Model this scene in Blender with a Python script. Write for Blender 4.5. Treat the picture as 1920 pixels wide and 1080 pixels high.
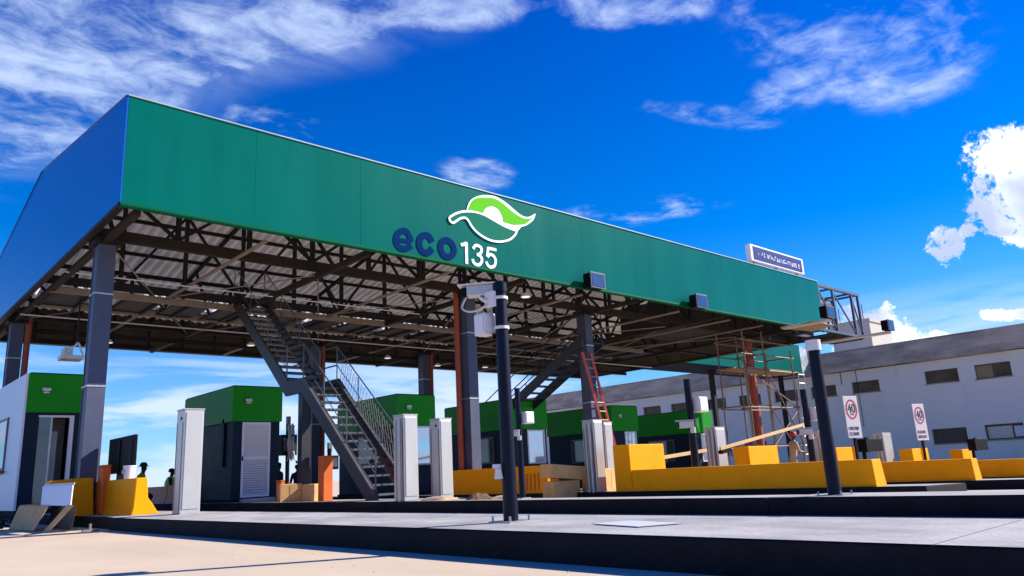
import bpy, bmesh, math, random
from mathutils import Vector, Matrix
random.seed(7)
for o in list(bpy.data.objects): bpy.data.objects.remove(o)
S = bpy.context.scene
COL = S.collection
V = Vector
# ------------------------------------------------------------------ camera
cam = bpy.data.objects.new('camera', bpy.data.cameras.new('camera')); COL.objects.link(cam)
f_, p_, r_, y_ = 1408.335, 0.2385, -0.05216, 0.74720
F = V((math.sin(y_)*math.cos(p_), math.cos(y_)*math.cos(p_), math.sin(p_)))
R0 = V((math.cos(y_), -math.sin(y_), 0)); U0 = R0.cross(F)
R = R0*math.cos(r_)+U0*math.sin(r_); U = -R0*math.sin(r_)+U0*math.cos(r_)
cam.matrix_world = Matrix(((R.x, U.x, -F.x, 0), (R.y, U.y, -F.y, 0), (R.z, U.z, -F.z, 0.6), (0, 0, 0, 1)))
cam.data.sensor_width = 36; cam.data.lens = 36*f_/1920; cam.data.clip_end = 8000; cam.data.clip_start = .05
S.camera = cam
S.view_settings.view_transform = 'Standard'; S.view_settings.look = 'None'
S.view_settings.exposure = 0.75; S.view_settings.gamma = 1
# ------------------------------------------------------------------ sun
sun_dir = V((1.45, -.86, 1.10)).normalized()
EL = math.asin(sun_dir.z); AZ = math.atan2(sun_dir.x, sun_dir.y)
sl = bpy.data.lights.new('sun', 'SUN'); sl.energy = 5.0; sl.angle = math.radians(.5); sl.color = (1, .93, .82)
so = bpy.data.objects.new('sun', sl); COL.objects.link(so); so.rotation_euler = sun_dir.to_track_quat('Z', 'Y').to_euler()
so.location = (30, -30, 40)
# ------------------------------------------------------------------ world
W = bpy.data.worlds.new('World'); S.world = W; W.use_nodes = True
nt = W.node_tree; nt.nodes.clear()
def wn(t, **k):
    n = nt.nodes.new(t)
    for a, b in k.items(): setattr(n, a, b)
    return n
def lk(a, b): nt.links.new(a, b)
def math_(op, a, b=None, c=None):
    n = wn('ShaderNodeMath', operation=op)
    for i, v in enumerate((a, b, c)):
        if v is None: continue
        if isinstance(v, (int, float)): n.inputs[i].default_value = v
        else: lk(v, n.inputs[i])
    return n.outputs[0]
def vdot(a, v):
    n = wn('ShaderNodeVectorMath', operation='DOT_PRODUCT'); lk(a, n.inputs[0]); n.inputs[1].default_value = v
    return n.outputs['Value']
def ramp_(x, a, b, lo=0., hi=1., smooth=True):
    n = wn('ShaderNodeMapRange', interpolation_type='SMOOTHSTEP' if smooth else 'LINEAR')
    lk(x, n.inputs[0])
    for i, v in enumerate((a, b, lo, hi)): n.inputs[i+1].default_value = v
    return n.outputs[0]
def noise_(vec, scale, detail=6, rough=.55, dist=0.):
    n = wn('ShaderNodeTexNoise'); lk(vec, n.inputs['Vector']); n.inputs['Scale'].default_value = scale
    n.inputs['Detail'].default_value = detail; n.inputs['Roughness'].default_value = rough; n.inputs['Distortion'].default_value = dist
    return n.outputs[0]
def pixdir(x, y):
    return (F+R*((x-960)/f_)+U*((540-y)/f_)).normalized()
sky = wn('ShaderNodeTexSky', sky_type='NISHITA'); sky.sun_disc = False
sky.sun_elevation = EL; sky.sun_rotation = AZ; sky.air_density = 1.; sky.dust_density = .2; sky.ozone_density = 2.; sky.altitude = 900
tc = wn('ShaderNodeTexCoord'); D = tc.outputs['Generated']
sep = wn('ShaderNodeSeparateXYZ'); lk(D, sep.inputs[0])
tg = wn('ShaderNodeMix', data_type='RGBA'); lk(ramp_(sep.outputs[2], .15, .75), tg.inputs[0])
tg.inputs[6].default_value = (.62, 1.12, 1.80, 1); tg.inputs[7].default_value = (.40, .70, 1.95, 1)
tint = wn('ShaderNodeMix', data_type='RGBA', blend_type='MULTIPLY'); tint.inputs[0].default_value = 1
lk(sky.outputs[0], tint.inputs[6]); lk(tg.outputs[2], tint.inputs[7])
hs = wn('ShaderNodeHueSaturation'); hs.inputs['Saturation'].default_value = 1.22; hs.inputs['Value'].default_value = 1.
lk(tint.outputs[2], hs.inputs['Color'])
zc = math_('MAXIMUM', sep.outputs[2], .03)
pl = wn('ShaderNodeCombineXYZ'); lk(math_('DIVIDE', sep.outputs[0], zc), pl.inputs[0]); lk(math_('DIVIDE', sep.outputs[1], zc), pl.inputs[1])
def blob(px, py, rx, ry, ang=0.):
    # soft elliptical region of the sky round a given direction (radii in pixels of the photograph's scale)
    d = pixdir(px, py); a0 = (R-d*R.dot(d)).normalized(); b0 = d.cross(a0)
    c, s = math.cos(math.radians(ang)), math.sin(math.radians(ang))
    a = a0*c+b0*s; b = b0*c-a0*s
    k = f_
    u = math_('MULTIPLY', vdot(D, a), k/rx); v = math_('MULTIPLY', vdot(D, b), k/ry)
    q = math_('ADD', math_('MULTIPLY', u, u), math_('MULTIPLY', v, v))
    m = ramp_(q, 0., 1., 1., 0.)
    return math_('MULTIPLY', m, math_('GREATER_THAN', vdot(D, d), .3))
def addall(l):
    o = l[0]
    for x in l[1:]: o = math_('MAXIMUM', o, x)
    return o
# cirrus: streaky, on a high flat layer
mp = wn('ShaderNodeMapping'); lk(pl.outputs[0], mp.inputs[0]); mp.inputs['Rotation'].default_value = (0, 0, .5); mp.inputs['Scale'].default_value = (1., 1.5, 1)
n1 = noise_(mp.outputs[0], 2.3, 10, .56, .6)
n2 = noise_(pl.outputs[0], 9.5, 12, .66, .5)
nc = math_('ADD', math_('MULTIPLY', n1, .66), math_('MULTIPLY', n2, .34))
cm = addall([blob(60, 70, 420, 230, -12), blob(420, 25, 470, 120, -4), blob(760, 0, 300, 70, 0), blob(1160, 0, 210, 60, 0), blob(1590, 40, 250, 150, 20), math_('MULTIPLY', blob(60, 210, 190, 100), .9),
             math_('MULTIPLY', blob(1530, 140, 170, 60, -32), .62), math_('MULTIPLY', blob(520, 235, 130, 45, 10), .6), math_('MULTIPLY', blob(895, 325, 95, 40, 5), .58),
             math_('MULTIPLY', blob(1190, 395, 200, 34, -5), .55), math_('MULTIPLY', blob(1330, 215, 170, 26, 8), .5)])
big = addall([blob(60, 70, 480, 260, -12), blob(420, 25, 540, 150, -4)])
cir = ramp_(math_('ADD', math_('MULTIPLY', cm, .27), math_('MULTIPLY', math_('SUBTRACT', nc, .5), 1.9)), .02, .52, smooth=True)
cir = math_('MULTIPLY', math_('MULTIPLY', cir, ramp_(cm, 0., .5)), .80)
cir = math_('MAXIMUM', cir, math_('MULTIPLY', math_('MULTIPLY', ramp_(big, .0, 1.), ramp_(n1, .36, .70)), .40))
# low stratus near the horizon
mp2 = wn('ShaderNodeMapping'); lk(D, mp2.inputs[0]); mp2.inputs['Scale'].default_value = (1, 1, 7)
n3 = noise_(mp2.outputs[0], 3.2, 7, .55, .4)
st = math_('ADD', math_('MULTIPLY', ramp_(n3, .42, .60), math_('MULTIPLY', ramp_(sep.outputs[2], .21, .08), .8)), math_('MULTIPLY', ramp_(sep.outputs[2], .30, -.02), .42))
# cumulus: crisp heaps
n4 = noise_(D, 13., 14, .72, .4); n5 = noise_(D, 52., 10, .72, .3); n6 = noise_(D, 9., 3, .5, .2)
cu = addall([blob(1905, 320, 92, 92, 0), blob(1875, 395, 78, 58, 0), blob(1890, 280, 72, 52, 0), blob(1940, 370, 95, 90, 0), blob(1772, 458, 40, 42, 0), blob(1822, 430, 26, 18),
             blob(1625, 625, 84, 66, 0), blob(1690, 642, 90, 46, 10), blob(1590, 610, 60, 50), blob(1872, 591, 34, 14), blob(1765, 628, 34, 13), blob(1850, 588, 14, 8), blob(1917, 588, 16, 12)])
cuv = math_('ADD', cu, math_('MULTIPLY', math_('SUBTRACT', math_('ADD', math_('MULTIPLY', n4, .6), math_('MULTIPLY', n5, .4)), .5), 6.2))
cum = math_('MULTIPLY', ramp_(cuv, .42, .86), ramp_(cu, .02, .12))
cl = addall([cir, st, cum])
# cloud brightness (shaded bellies from a second noise)
sh = math_('MULTIPLY', ramp_(n6, .40, .60), ramp_(cu, .25, .75))      # shaded bellies of the heaps
cc = wn('ShaderNodeMix', data_type='RGBA'); lk(sh, cc.inputs[0]); cc.inputs[6].default_value = (10.6, 11.4, 12.4, 1); cc.inputs[7].default_value = (5.6, 6.6, 9.4, 1)
c2 = wn('ShaderNodeMix', data_type='RGBA'); lk(cum, c2.inputs[0]); c2.inputs[6].default_value = (6.9, 8.5, 11.6, 1); lk(cc.outputs[2], c2.inputs[7])
mx = wn('ShaderNodeMix', data_type='RGBA'); lk(cl, mx.inputs[0]); lk(hs.outputs[0], mx.inputs[6]); lk(c2.outputs[2], mx.inputs[7])
bg = wn('ShaderNodeBackground'); bg.inputs[1].default_value = .062; lk(mx.outputs[2], bg.inputs[0])
wo = wn('ShaderNodeOutputWorld'); lk(bg.outputs[0], wo.inputs[0])

# ------------------------------------------------------------------ materials
def mat(name, c, rough=.6, metal=0., var=.12, vs=2., bump=0., bs=30., spec=.5, coat=0., c2=None, dirt=None, ds=1.5, stretch=None, scuff=None):
    m = bpy.data.materials.new(name); m.use_nodes = True
    t = m.node_tree; b = t.nodes['Principled BSDF']
    b.inputs['Roughness'].default_value = rough; b.inputs['Metallic'].default_value = metal
    b.inputs['Specular IOR Level'].default_value = spec; b.inputs['Coat Weight'].default_value = coat
    b.inputs['Coat Roughness'].default_value = .08
    g = t.nodes.new('ShaderNodeNewGeometry'); mp = t.nodes.new('ShaderNodeMapping')
    t.links.new(g.outputs['Position'], mp.inputs[0])
    if stretch: mp.inputs['Scale'].default_value = stretch
    n = t.nodes.new('ShaderNodeTexNoise'); n.inputs['Scale'].default_value = vs; n.inputs['Detail'].default_value = 7; n.inputs['Roughness'].default_value = .6
    t.links.new(mp.outputs[0], n.inputs['Vector'])
    r = t.nodes.new('ShaderNodeValToRGB')
    lo = [max(0, x*(1-var)) for x in c]; hi = [min(1, x*(1+var)) for x in (c2 or c)]
    r.color_ramp.elements[0].position = .3; r.color_ramp.elements[1].position = .7
    r.color_ramp.elements[0].color = (*lo, 1); r.color_ramp.elements[1].color = (*hi, 1)
    t.links.new(n.outputs[0], r.inputs[0]); out = r.outputs[0]
    if dirt:
        n2 = t.nodes.new('ShaderNodeTexNoise'); n2.inputs['Scale'].default_value = ds; n2.inputs['Detail'].default_value = 9; n2.inputs['Roughness'].default_value = .7
        t.links.new(mp.outputs[0], n2.inputs['Vector'])
        r2 = t.nodes.new('ShaderNodeValToRGB'); r2.color_ramp.elements[0].position = .52; r2.color_ramp.elements[1].position = .72
        t.links.new(n2.outputs[0], r2.inputs[0])
        x = t.nodes.new('ShaderNodeMix'); x.data_type = 'RGBA'
        mm = t.nodes.new('ShaderNodeMath'); mm.operation = 'MULTIPLY'; mm.inputs[1].default_value = dirt[3] if len(dirt) > 3 else .6
        t.links.new(r2.outputs[0], mm.inputs[0]); t.links.new(mm.outputs[0], x.inputs[0])
        t.links.new(out, x.inputs[6]); x.inputs[7].default_value = (*dirt[:3], 1); out = x.outputs[2]
    if scuff:  # (r, g, b, strength, scale, threshold): small worn or dirty marks
        n4 = t.nodes.new('ShaderNodeTexNoise'); n4.inputs['Scale'].default_value = scuff[4]; n4.inputs['Detail'].default_value = 10; n4.inputs['Roughness'].default_value = .72; n4.inputs['Distortion'].default_value = .6
        t.links.new(mp.outputs[0], n4.inputs['Vector'])
        r4 = t.nodes.new('ShaderNodeMapRange'); r4.inputs[1].default_value = scuff[5]; r4.inputs[2].default_value = scuff[5]+.09; r4.inputs[3].default_value = 0; r4.inputs[4].default_value = scuff[3]
        t.links.new(n4.outputs[0], r4.inputs[0]); x = t.nodes.new('ShaderNodeMix'); x.data_type = 'RGBA'
        t.links.new(r4.outputs[0], x.inputs[0]); t.links.new(out, x.inputs[6]); x.inputs[7].default_value = (*scuff[:3], 1); out = x.outputs[2]
    t.links.new(out, b.inputs['Base Color'])
    if bump:
        n3 = t.nodes.new('ShaderNodeTexNoise'); n3.inputs['Scale'].default_value = bs; n3.inputs['Detail'].default_value = 5
        t.links.new(mp.outputs[0], n3.inputs['Vector'])
        bp = t.nodes.new('ShaderNodeBump'); bp.inputs['Strength'].default_value = bump; bp.inputs['Distance'].default_value = .02
        t.links.new(n3.outputs[0], bp.inputs['Height']); t.links.new(bp.outputs[0], b.inputs['Normal'])
    rm = t.nodes.new('ShaderNodeMapRange'); rm.inputs[3].default_value = rough*.85; rm.inputs[4].default_value = min(1, rough*1.15)
    t.links.new(n.outputs[0], rm.inputs[0]); t.links.new(rm.outputs[0], b.inputs['Roughness'])
    return m
M = dict(
    road=mat('tan_concrete', (.60, .47, .33), .85, scuff=(.30, .22, .15, .45, 1.3, .60), var=.08, vs=.9, bump=.08, bs=60, dirt=(.50, .36, .22, .5), ds=.55, stretch=(1, .45, 1)),
    joint=mat('joint_filler', (.05, .04, .035), .9),
    slab=mat('island_concrete', (.36, .345, .33), .8, scuff=(.15, .145, .14, .6, 2.6, .60), var=.32, vs=2.2, bump=.3, bs=45, dirt=(.52, .50, .48, .7), ds=.9, stretch=(1, .55, 1)),
    kerb=mat('kerb_concrete_shade', (.012, .012, .0145), .85, spec=.15, var=.3, vs=3, bump=.3, bs=40, dirt=(.026, .026, .028, .5), ds=2.2),  # shade of the kerb sides put into a near-black colour; booth plinths share it
    green=mat('fascia_green', (.0006, .118, .088), .20, var=.10, vs=.5, spec=.22, coat=.0, dirt=(.001, .095, .075, .6), ds=.9, stretch=(1.6, 1, .22)),
    blue=mat('fascia_blue', (.002, .095, .42), .3, var=.07, vs=.3, spec=.45, coat=.1),
    trim=mat('aluminium_trim', (.30, .40, .42), .5),
    lip=mat('green_lip', (.001, .085, .035), .6, spec=.05, var=.1),
    steel=mat('brown_primer_steel', (.024, .019, .016), .7, var=.25, vs=4, spec=.2, dirt=(.03, .02, .016, .6)),
    steeld=mat('dark_steel', (.017, .015, .016), .6, spec=.2, var=.2, vs=4),
    strut=mat('beige_strut', (.24, .20, .16), .6, var=.15),
    bluesteel=mat('painted_steel_blue_grey', (.062, .075, .125), .5, spec=.3, var=.10, vs=1.4, dirt=(.09, .10, .15, .5), ds=3),
    red=mat('red_oxide_primer', (.30, .055, .022), .6, var=.2, vs=5),
    roof=mat('roof_sheet_glow', (.80, .76, .70), .5, metal=.0, var=.15, vs=1.2, dirt=(.55, .47, .38, .6), ds=1.1, stretch=(3, .5, 1)),
    navy=mat('navy_cladding', (.008, .018, .036), .55, spec=.15, var=.15, vs=1.5),
    bgreen=mat('booth_green', (.003, .24, .002), .5, spec=.2, var=.08, vs=1.2),
    white=mat('white_paint', (.66, .65, .66), .45, var=.05, dirt=(.5, .49, .48, .35), ds=2),
    lav=mat('white_panel', (.70, .70, .76), .4, var=.04),
    cab=mat('white_cabinet_metal', (.52, .50, .47), .38, metal=.45, scuff=(.25, .19, .13, .5, 3.5, .63), var=.06, vs=1.5, dirt=(.36, .31, .25, .5), ds=1.8, stretch=(1, 1, .35)),
    yellow=mat('yellow_barrier_paint', (.97, .355, .001), .6, spec=.12, scuff=(.30, .12, .01, .55, 2.2, .64), var=.06, vs=2.5, bump=.12, bs=50, dirt=(.74, .29, .004, .5), ds=1.6),
    orange=mat('orange_paint', (.66, .12, .006), .55, var=.12, vs=3),
    navypole=mat('navy_pole_paint', (.002, .0045, .018), .42, var=.15, vs=3, spec=.18),
    black=mat('black_plastic', (.005, .005, .006), .55, spec=.1, var=.2),
    grey=mat('galvanised_metal', (.42, .42, .42), .4, metal=.6, var=.15, vs=6),
    railg=mat('rail_steel', (.10, .10, .11), .45, metal=.3, var=.2, vs=6),
    glass=mat('window_glass', (.55, .60, .66), .04, metal=.72, var=.03),
    dglass=mat('dark_glass', (.10, .11, .12), .05, metal=.4, var=.1),
    card=mat('cardboard', (.68, .40, .15), .8, var=.12, vs=5, dirt=(.33, .19, .09, .5), ds=4),
    paper=mat('white_paper', (.55, .56, .57), .7, var=.03),
    wood=mat('raw_timber', (.56, .36, .17), .7, var=.2, vs=5, stretch=(3, 3, 3)),
    rust=mat('scaffold_steel', (.17, .10, .07), .6, var=.3, vs=8, dirt=(.3, .25, .2, .5), ds=9),
    redlad=mat('red_ladder_paint', (.42, .05, .035), .45, var=.15, vs=5),
    wall=mat('building_render', (.78, .71, .62), .85, scuff=(.50, .45, .40, .5, .9, .60), var=.05, vs=.5, bump=.15, bs=12, dirt=(.66, .61, .55, .45), ds=.35, stretch=(1, 1, .5)),
    band=mat('weathered_concrete_band', (.44, .365, .30), .9, var=.35, vs=.9, bump=.5, bs=5, dirt=(.16, .13, .10, .75), ds=.8, stretch=(1, .5, 2)),
    tower=mat('tower_render', (.46, .44, .40), .85, var=.08, vs=.6),
    frame=mat('window_frame_metal', (.10, .09, .07), .5),
    tan=mat('tan_blind', (.30, .21, .10), .7, var=.2, vs=2),
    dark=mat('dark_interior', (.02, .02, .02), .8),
    inter=mat('booth_interior_beige', (.42, .40, .36), .7),
    logonavy=mat('logo_navy', (.0, .022, .105), .8, spec=.03),
    logowhite=mat('logo_white', (.80, .84, .86), .4, var=.02),
    logogreen=mat('logo_lime', (.10, .47, .008), .6, spec=.05, var=.03),
    logoteal=mat('logo_teal', (.001, .145, .092), .6, spec=.04, var=.03),
    ledblue=mat('sign_blue', (.006, .03, .20), .6, spec=.1, var=.5, vs=7),
    signred=mat('sign_red', (.52, .015, .04), .45), signblk=mat('sign_black', (.01, .01, .012), .5),
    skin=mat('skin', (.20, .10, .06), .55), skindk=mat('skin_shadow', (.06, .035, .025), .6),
    vest=mat('hi_vis_vest', (.40, .75, .03), .6), cloth=mat('dark_cloth', (.02, .022, .025), .85),
    khaki=mat('khaki_cloth', (.42, .28, .17), .85), lime=mat('lime_cloth', (.62, .62, .03), .8),
    helmet=mat('dark_helmet', (.02, .025, .03), .4), redhat=mat('red_cap', (.40, .02, .02), .6),
    sack=mat('cement_sack_paper', (.50, .34, .20), .8, var=.25, vs=7, bump=.5, bs=25),
)
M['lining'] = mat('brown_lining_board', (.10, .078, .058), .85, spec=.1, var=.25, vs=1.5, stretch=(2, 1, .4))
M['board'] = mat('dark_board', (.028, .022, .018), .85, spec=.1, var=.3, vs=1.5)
M['wglass'] = mat('brown_window_glass', (.115, .075, .04), .4, spec=.25, var=.4, vs=1.5)
M['ledlens'] = mat('floodlight_lens', (.012, .045, .16), .25, var=.1)
M['strut2'] = mat('pale_arm_paint', (.50, .47, .42), .5)
M['steeld2'] = mat('stair_steel', (.018, .019, .027), .45, var=.2, vs=3)
M['lampgrey'] = mat('grey_plastic', (.12, .13, .15), .4)
M['sack2'] = mat('pale_rag', (.42, .39, .36), .9)
M['wood2'] = mat('weathered_plank', (.25, .15, .08), .8, var=.3, vs=4)
M['card2'] = mat('dark_sack', (.16, .085, .045), .85, var=.4, vs=8, bump=.5, bs=25)
M['green2'] = mat('teal_fascia', (.001, .115, .09), .3, var=.06, vs=.4, spec=.1)
M['flash'] = mat('blotched_flashing', (.40, .43, .46), .5, metal=.4, var=.3, vs=2.2, dirt=(.05, .10, .11, .85), ds=1.6)
tl = bpy.data.materials.new('translucent_sheet'); tl.use_nodes = True
_t = tl.node_tree; _t.nodes.clear(); _a = _t.nodes.new('ShaderNodeBsdfTranslucent'); _a.inputs[0].default_value = (.45, .45, .45, 1)
_o = _t.nodes.new('ShaderNodeOutputMaterial'); _t.links.new(_a.outputs[0], _o.inputs[0]); M['transl'] = tl
_m = M['roof'].node_tree; _p = _m.nodes['Principled BSDF']; _x = _m.nodes.new('ShaderNodeMixShader'); _tr = _m.nodes.new('ShaderNodeBsdfTranslucent')  # added translucency: sun glows through the sheets to brighten the canopy underside
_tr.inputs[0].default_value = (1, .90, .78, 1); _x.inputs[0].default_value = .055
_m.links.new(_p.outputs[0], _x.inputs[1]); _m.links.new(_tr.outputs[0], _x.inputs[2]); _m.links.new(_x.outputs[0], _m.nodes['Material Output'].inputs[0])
lm = bpy.data.materials.new('lamp_glow'); lm.use_nodes = True
lm.node_tree.nodes['Principled BSDF'].inputs['Emission Color'].default_value = (1, .93, .8, 1)
lm.node_tree.nodes['Principled BSDF'].inputs['Emission Strength'].default_value = .45; M['lamp'] = lm

# ------------------------------------------------------------------ mesh helper
def rootloc(o):
    while o.parent: o = o.parent
    return o.location.copy()
class MB:
    def __init__(s): s.v = []; s.f = []
    def add(s, vs, fs):
        n = len(s.v); s.v += [V(x) for x in vs]; s.f += [[i+n for i in f] for f in fs]; return s
    def box(s, x0, y0, z0, x1, y1, z1, top=None):
        # top = (dx0, dy0, dx1, dy1) insets of the upper face
        a, b, c, d = top or (0, 0, 0, 0)
        return s.add([(x0, y0, z0), (x1, y0, z0), (x1, y1, z0), (x0, y1, z0), (x0+a, y0+b, z1), (x1-c, y0+b, z1), (x1-c, y1-d, z1), (x0+a, y1-d, z1)],
                     [(3, 2, 1, 0), (4, 5, 6, 7), (0, 1, 5, 4), (1, 2, 6, 5), (2, 3, 7, 6), (3, 0, 4, 7)])
    def beam(s, p, q, w, h, up=(0, 0, 1)):
        p = V(p); q = V(q); d = (q-p).normalized(); u = V(up)
        if abs(d.dot(u)) > .99: u = V((1, 0, 0))
        a = d.cross(u).normalized()*w/2; b = a.cross(d).normalized()*h/2
        vs = [p-a-b, p+a-b, p+a+b, p-a+b, q-a-b, q+a-b, q+a+b, q-a+b]
        return s.add(vs, [(0, 1, 2, 3), (7, 6, 5, 4), (4, 5, 1, 0), (5, 6, 2, 1), (6, 7, 3, 2), (7, 4, 0, 3)])
    def cyl(s, p, q, r, r2=None, n=12, cap=True):
        p = V(p); q = V(q); r2 = r if r2 is None else r2; d = (q-p).normalized()
        u = V((0, 0, 1)) if abs(d.z) < .95 else V((1, 0, 0)); a = d.cross(u).normalized(); b = d.cross(a)
        vs = []
        for c, rr in ((p, r), (q, r2)):
            for i in range(n):
                t = 2*math.pi*i/n; vs.append(c+a*math.cos(t)*rr+b*math.sin(t)*rr)
        fs = [(i, (i+1) % n, n+(i+1) % n, n+i) for i in range(n)]
        if cap: fs += [tuple(range(n))[::-1], tuple(range(n, 2*n))]
        return s.add(vs, fs)
    def lathe(s, c, prof, n=20):
        # prof: (radius, z) pairs about a vertical axis at c
        vs = []; fs = []
        for r, z in prof:
            for i in range(n):
                t = 2*math.pi*i/n; vs.append((c[0]+r*math.cos(t), c[1]+r*math.sin(t), c[2]+z))
        for k in range(len(prof)-1):
            for i in range(n): fs.append((k*n+i, k*n+(i+1) % n, (k+1)*n+(i+1) % n, (k+1)*n+i))
        fs += [tuple(range(n))[::-1], tuple(range((len(prof)-1)*n, len(prof)*n))]
        return s.add(vs, fs)
    def prism(s, poly, ax, a0, a1):
        # polygon in the plane across axis ax, extruded from a0 to a1
        def pt(u, v, a): return {'x': (a, u, v), 'y': (u, a, v), 'z': (u, v, a)}[ax]
        n = len(poly)
        return s.add([pt(u, v, a0) for u, v in poly]+[pt(u, v, a1) for u, v in poly],
                     [tuple(range(n))[::-1], tuple(range(n, 2*n))]+[(i, (i+1) % n, n+(i+1) % n, n+i) for i in range(n)])
    def build(s, name, m, parent=None, bevel=0., smooth=False, mats=None):
        off = rootloc(parent) if parent else V((0, 0, 0))
        me = bpy.data.meshes.new(name); me.from_pydata([v-off for v in s.v], [], s.f); me.update()
        bm = bmesh.new(); bm.from_mesh(me); bmesh.ops.recalc_face_normals(bm, faces=bm.faces); bm.to_mesh(me); bm.free()
        if isinstance(m, str): m = M[m]
        me.materials.append(m)
        if smooth:
            for p in me.polygons: p.use_smooth = True
            try: me.set_sharp_from_angle(angle=math.radians(40))
            except Exception: pass
        o = bpy.data.objects.new(name, me); COL.objects.link(o)
        if parent: o.parent = parent
        if bevel:
            b = o.modifiers.new('bevel', 'BEVEL'); b.width = bevel; b.segments = 2; b.limit_method = 'ANGLE'; b.angle_limit = math.radians(40)
        return o
def tag(o, label=None, cat=None, group=None, kind=None):
    if label: o['label'] = label
    if cat: o['category'] = cat
    if group: o['group'] = group
    if kind: o['kind'] = kind
    return o
def thing(name, loc, label, cat, group=None, rz=0):
    o = bpy.data.objects.new(name, None); COL.objects.link(o); o.location = loc; o.rotation_euler.z = rz; o.empty_display_size = .3
    return tag(o, label, cat, group)
def copy_tree(o, parent=None):
    c = o.copy(); COL.objects.link(c); c.parent = parent
    for ch in list(o.children): copy_tree(ch, c)
    return c
def zi(x): return .19-.0245*max(0, min(x, 56)-6.8)      # island tops follow the cross fall of the plaza
def zg(x): return zi(x)-.19
def spline(pts, n=6, closed=False):
    out = []; N = len(pts)
    for i in range(N if closed else N-1):
        g = lambda k: V(pts[k % N]) if closed else V(pts[max(0, min(N-1, k))])
        a, b, c, d = g(i-1), g(i), g(i+1), g(i+2)
        for j in range(n):
            t = j/n; out.append(.5*((2*b)+(c-a)*t+(2*a-5*b+4*c-d)*t*t+(3*b-a-3*c+d)*t**3))
    if not closed: out.append(V(pts[-1]))
    return out
def ribbon(mb, pts, w, y0, y1, closed=False):
    # flat stroke of width w along 2-D points in the XZ plane, between depths y0 and y1
    n = len(pts); L = []; Rr = []
    for i in range(n):
        a = pts[(i-1) % n] if closed else pts[max(0, i-1)]; b = pts[(i+1) % n] if closed else pts[min(n-1, i+1)]
        d = (V(b)-V(a)).normalized(); nn = V((-d.y, d.x))
        L.append(V(pts[i])+nn*w/2); Rr.append(V(pts[i])-nn*w/2)
    vs = []
    for y in (y0, y1):
        for p in L: vs.append((p.x, y, p.y))
        for p in Rr: vs.append((p.x, y, p.y))
    fs = []
    for i in range(n if closed else n-1):
        j = (i+1) % n
        fs += [(i, j, n+j, n+i), (2*n+i, 3*n+i, 3*n+j, 2*n+j), (i, 2*n+i, 2*n+j, j), (n+i, n+j, 3*n+j, 3*n+i)]
    if not closed: fs += [(0, n, 3*n, 2*n), (n-1, 3*n-1, 4*n-1, 2*n-1)]
    mb.add(vs, fs)

# ================================================================== SETTING
gx = [-900, -200, -40, 0, 3, 6.8, 12, 20, 30, 40, 56, 120, 900]; gy = [-120, -20, 0, 10, 20, 40, 100, 400, 2500]
vs = [(x, y, zg(x)) for y in gy for x in gx]; n = len(gx)
g = MB().add(vs, [(j*n+i, j*n+i+1, (j+1)*n+i+1, (j+1)*n+i) for j in range(len(gy)-1) for i in range(n-1)]).build('ground', 'road')
tag(g, 'tan concrete road surface of the toll plaza', 'ground', kind='structure')
def island(pieces, label):
    # each piece is (x0, x1, y0, y1); kerb body below, concrete top sheet above
    root = thing('pavement', (pieces[0][0], pieces[0][2], zg(pieces[0][0])), label, 'pavement'); root['kind'] = 'structure'
    k = MB(); t = MB()
    for x0, x1, y0, y1 in pieces:
        a, b = zi(x0), zi(x1)
        k.add([(x0, y0, a-.5), (x1, y0, b-.5), (x1, y1, b-.5), (x0, y1, a-.5), (x0, y0, a), (x1, y0, b), (x1, y1, b), (x0, y1, a)],
              [(4, 5, 6, 7), (0, 1, 5, 4), (1, 2, 6, 5), (2, 3, 7, 6), (3, 0, 4, 7)])
        ny = max(1, int((y1-y0)/3)); i = .012
        for q in range(ny):
            ya = y0+i+(y1-y0-2*i)*q/ny; yb = y0+i+(y1-y0-2*i)*(q+1)/ny-.006
            t.add([(x0+i, ya, a+.004), (x1-i, ya, b+.004), (x1-i, yb, b+.004), (x0+i, yb, a+.004)], [(0, 1, 2, 3)])
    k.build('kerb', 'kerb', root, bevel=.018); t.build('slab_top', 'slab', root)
island([(3.66, 5.05, -8, 13.8), (3.75, 5.05, 13.8, 31)], 'nearest raised concrete island with kerb darkened for shade')
island([(8.0, 9.5, -8, 4.6), (8.0, 9.0, 4.6, 12.4), (8.0, 9.95, 12.4, 31)], 'second raised concrete island carrying the stairs')
island([(13.12, 14.95, 4.75, 31)], 'third raised island under the long yellow barrier')
island([(17.95, 20.1, 2.5, 31)], 'fourth raised island behind the long yellow barrier')
island([(22.95, 25.0, 2.5, 31)], 'fifth raised island farther right')
island([(27.95, 30.9, 2.5, 31)], 'sixth raised island beneath the scaffold')
island([(33.8, 36.0, 2.5, 31)], 'last raised island near the long building')

mb = MB(); q = random.Random(21)
for k in range(80):
    x = 3.6-abs(q.gauss(0, .5)); y = q.uniform(2.5, 14); r = q.uniform(.003, .007)
    mb.lathe((x, y, .0), [(r*.9, 0), (r, r*.5), (r*.5, r)], 5)
tag(mb.build('grit', 'road'), 'loose grit lying along the kerb of the nearest island', 'grit', kind='stuff')
# ================================================================== TOLL CANOPY
X0, X1, XE = 3.61, 31.35, 33.1; YF, YR = 14.34, 30.3; ZB, ZT, ZR, YRG, ZRR = 5.77, 7.91, 9.01, 22.1, 7.42
can = thing('toll_canopy', (18, 22, 0), 'huge green toll plaza canopy with steel roof trusses and leaf emblem', 'canopy')
def zroof(y):  # underside line of the roof sheets
    return 7.05+(8.55-7.05)*(y-YF)/(YRG-YF) if y < YRG else 8.55+(7.0-8.55)*(y-YRG)/(YR-YRG)
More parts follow.
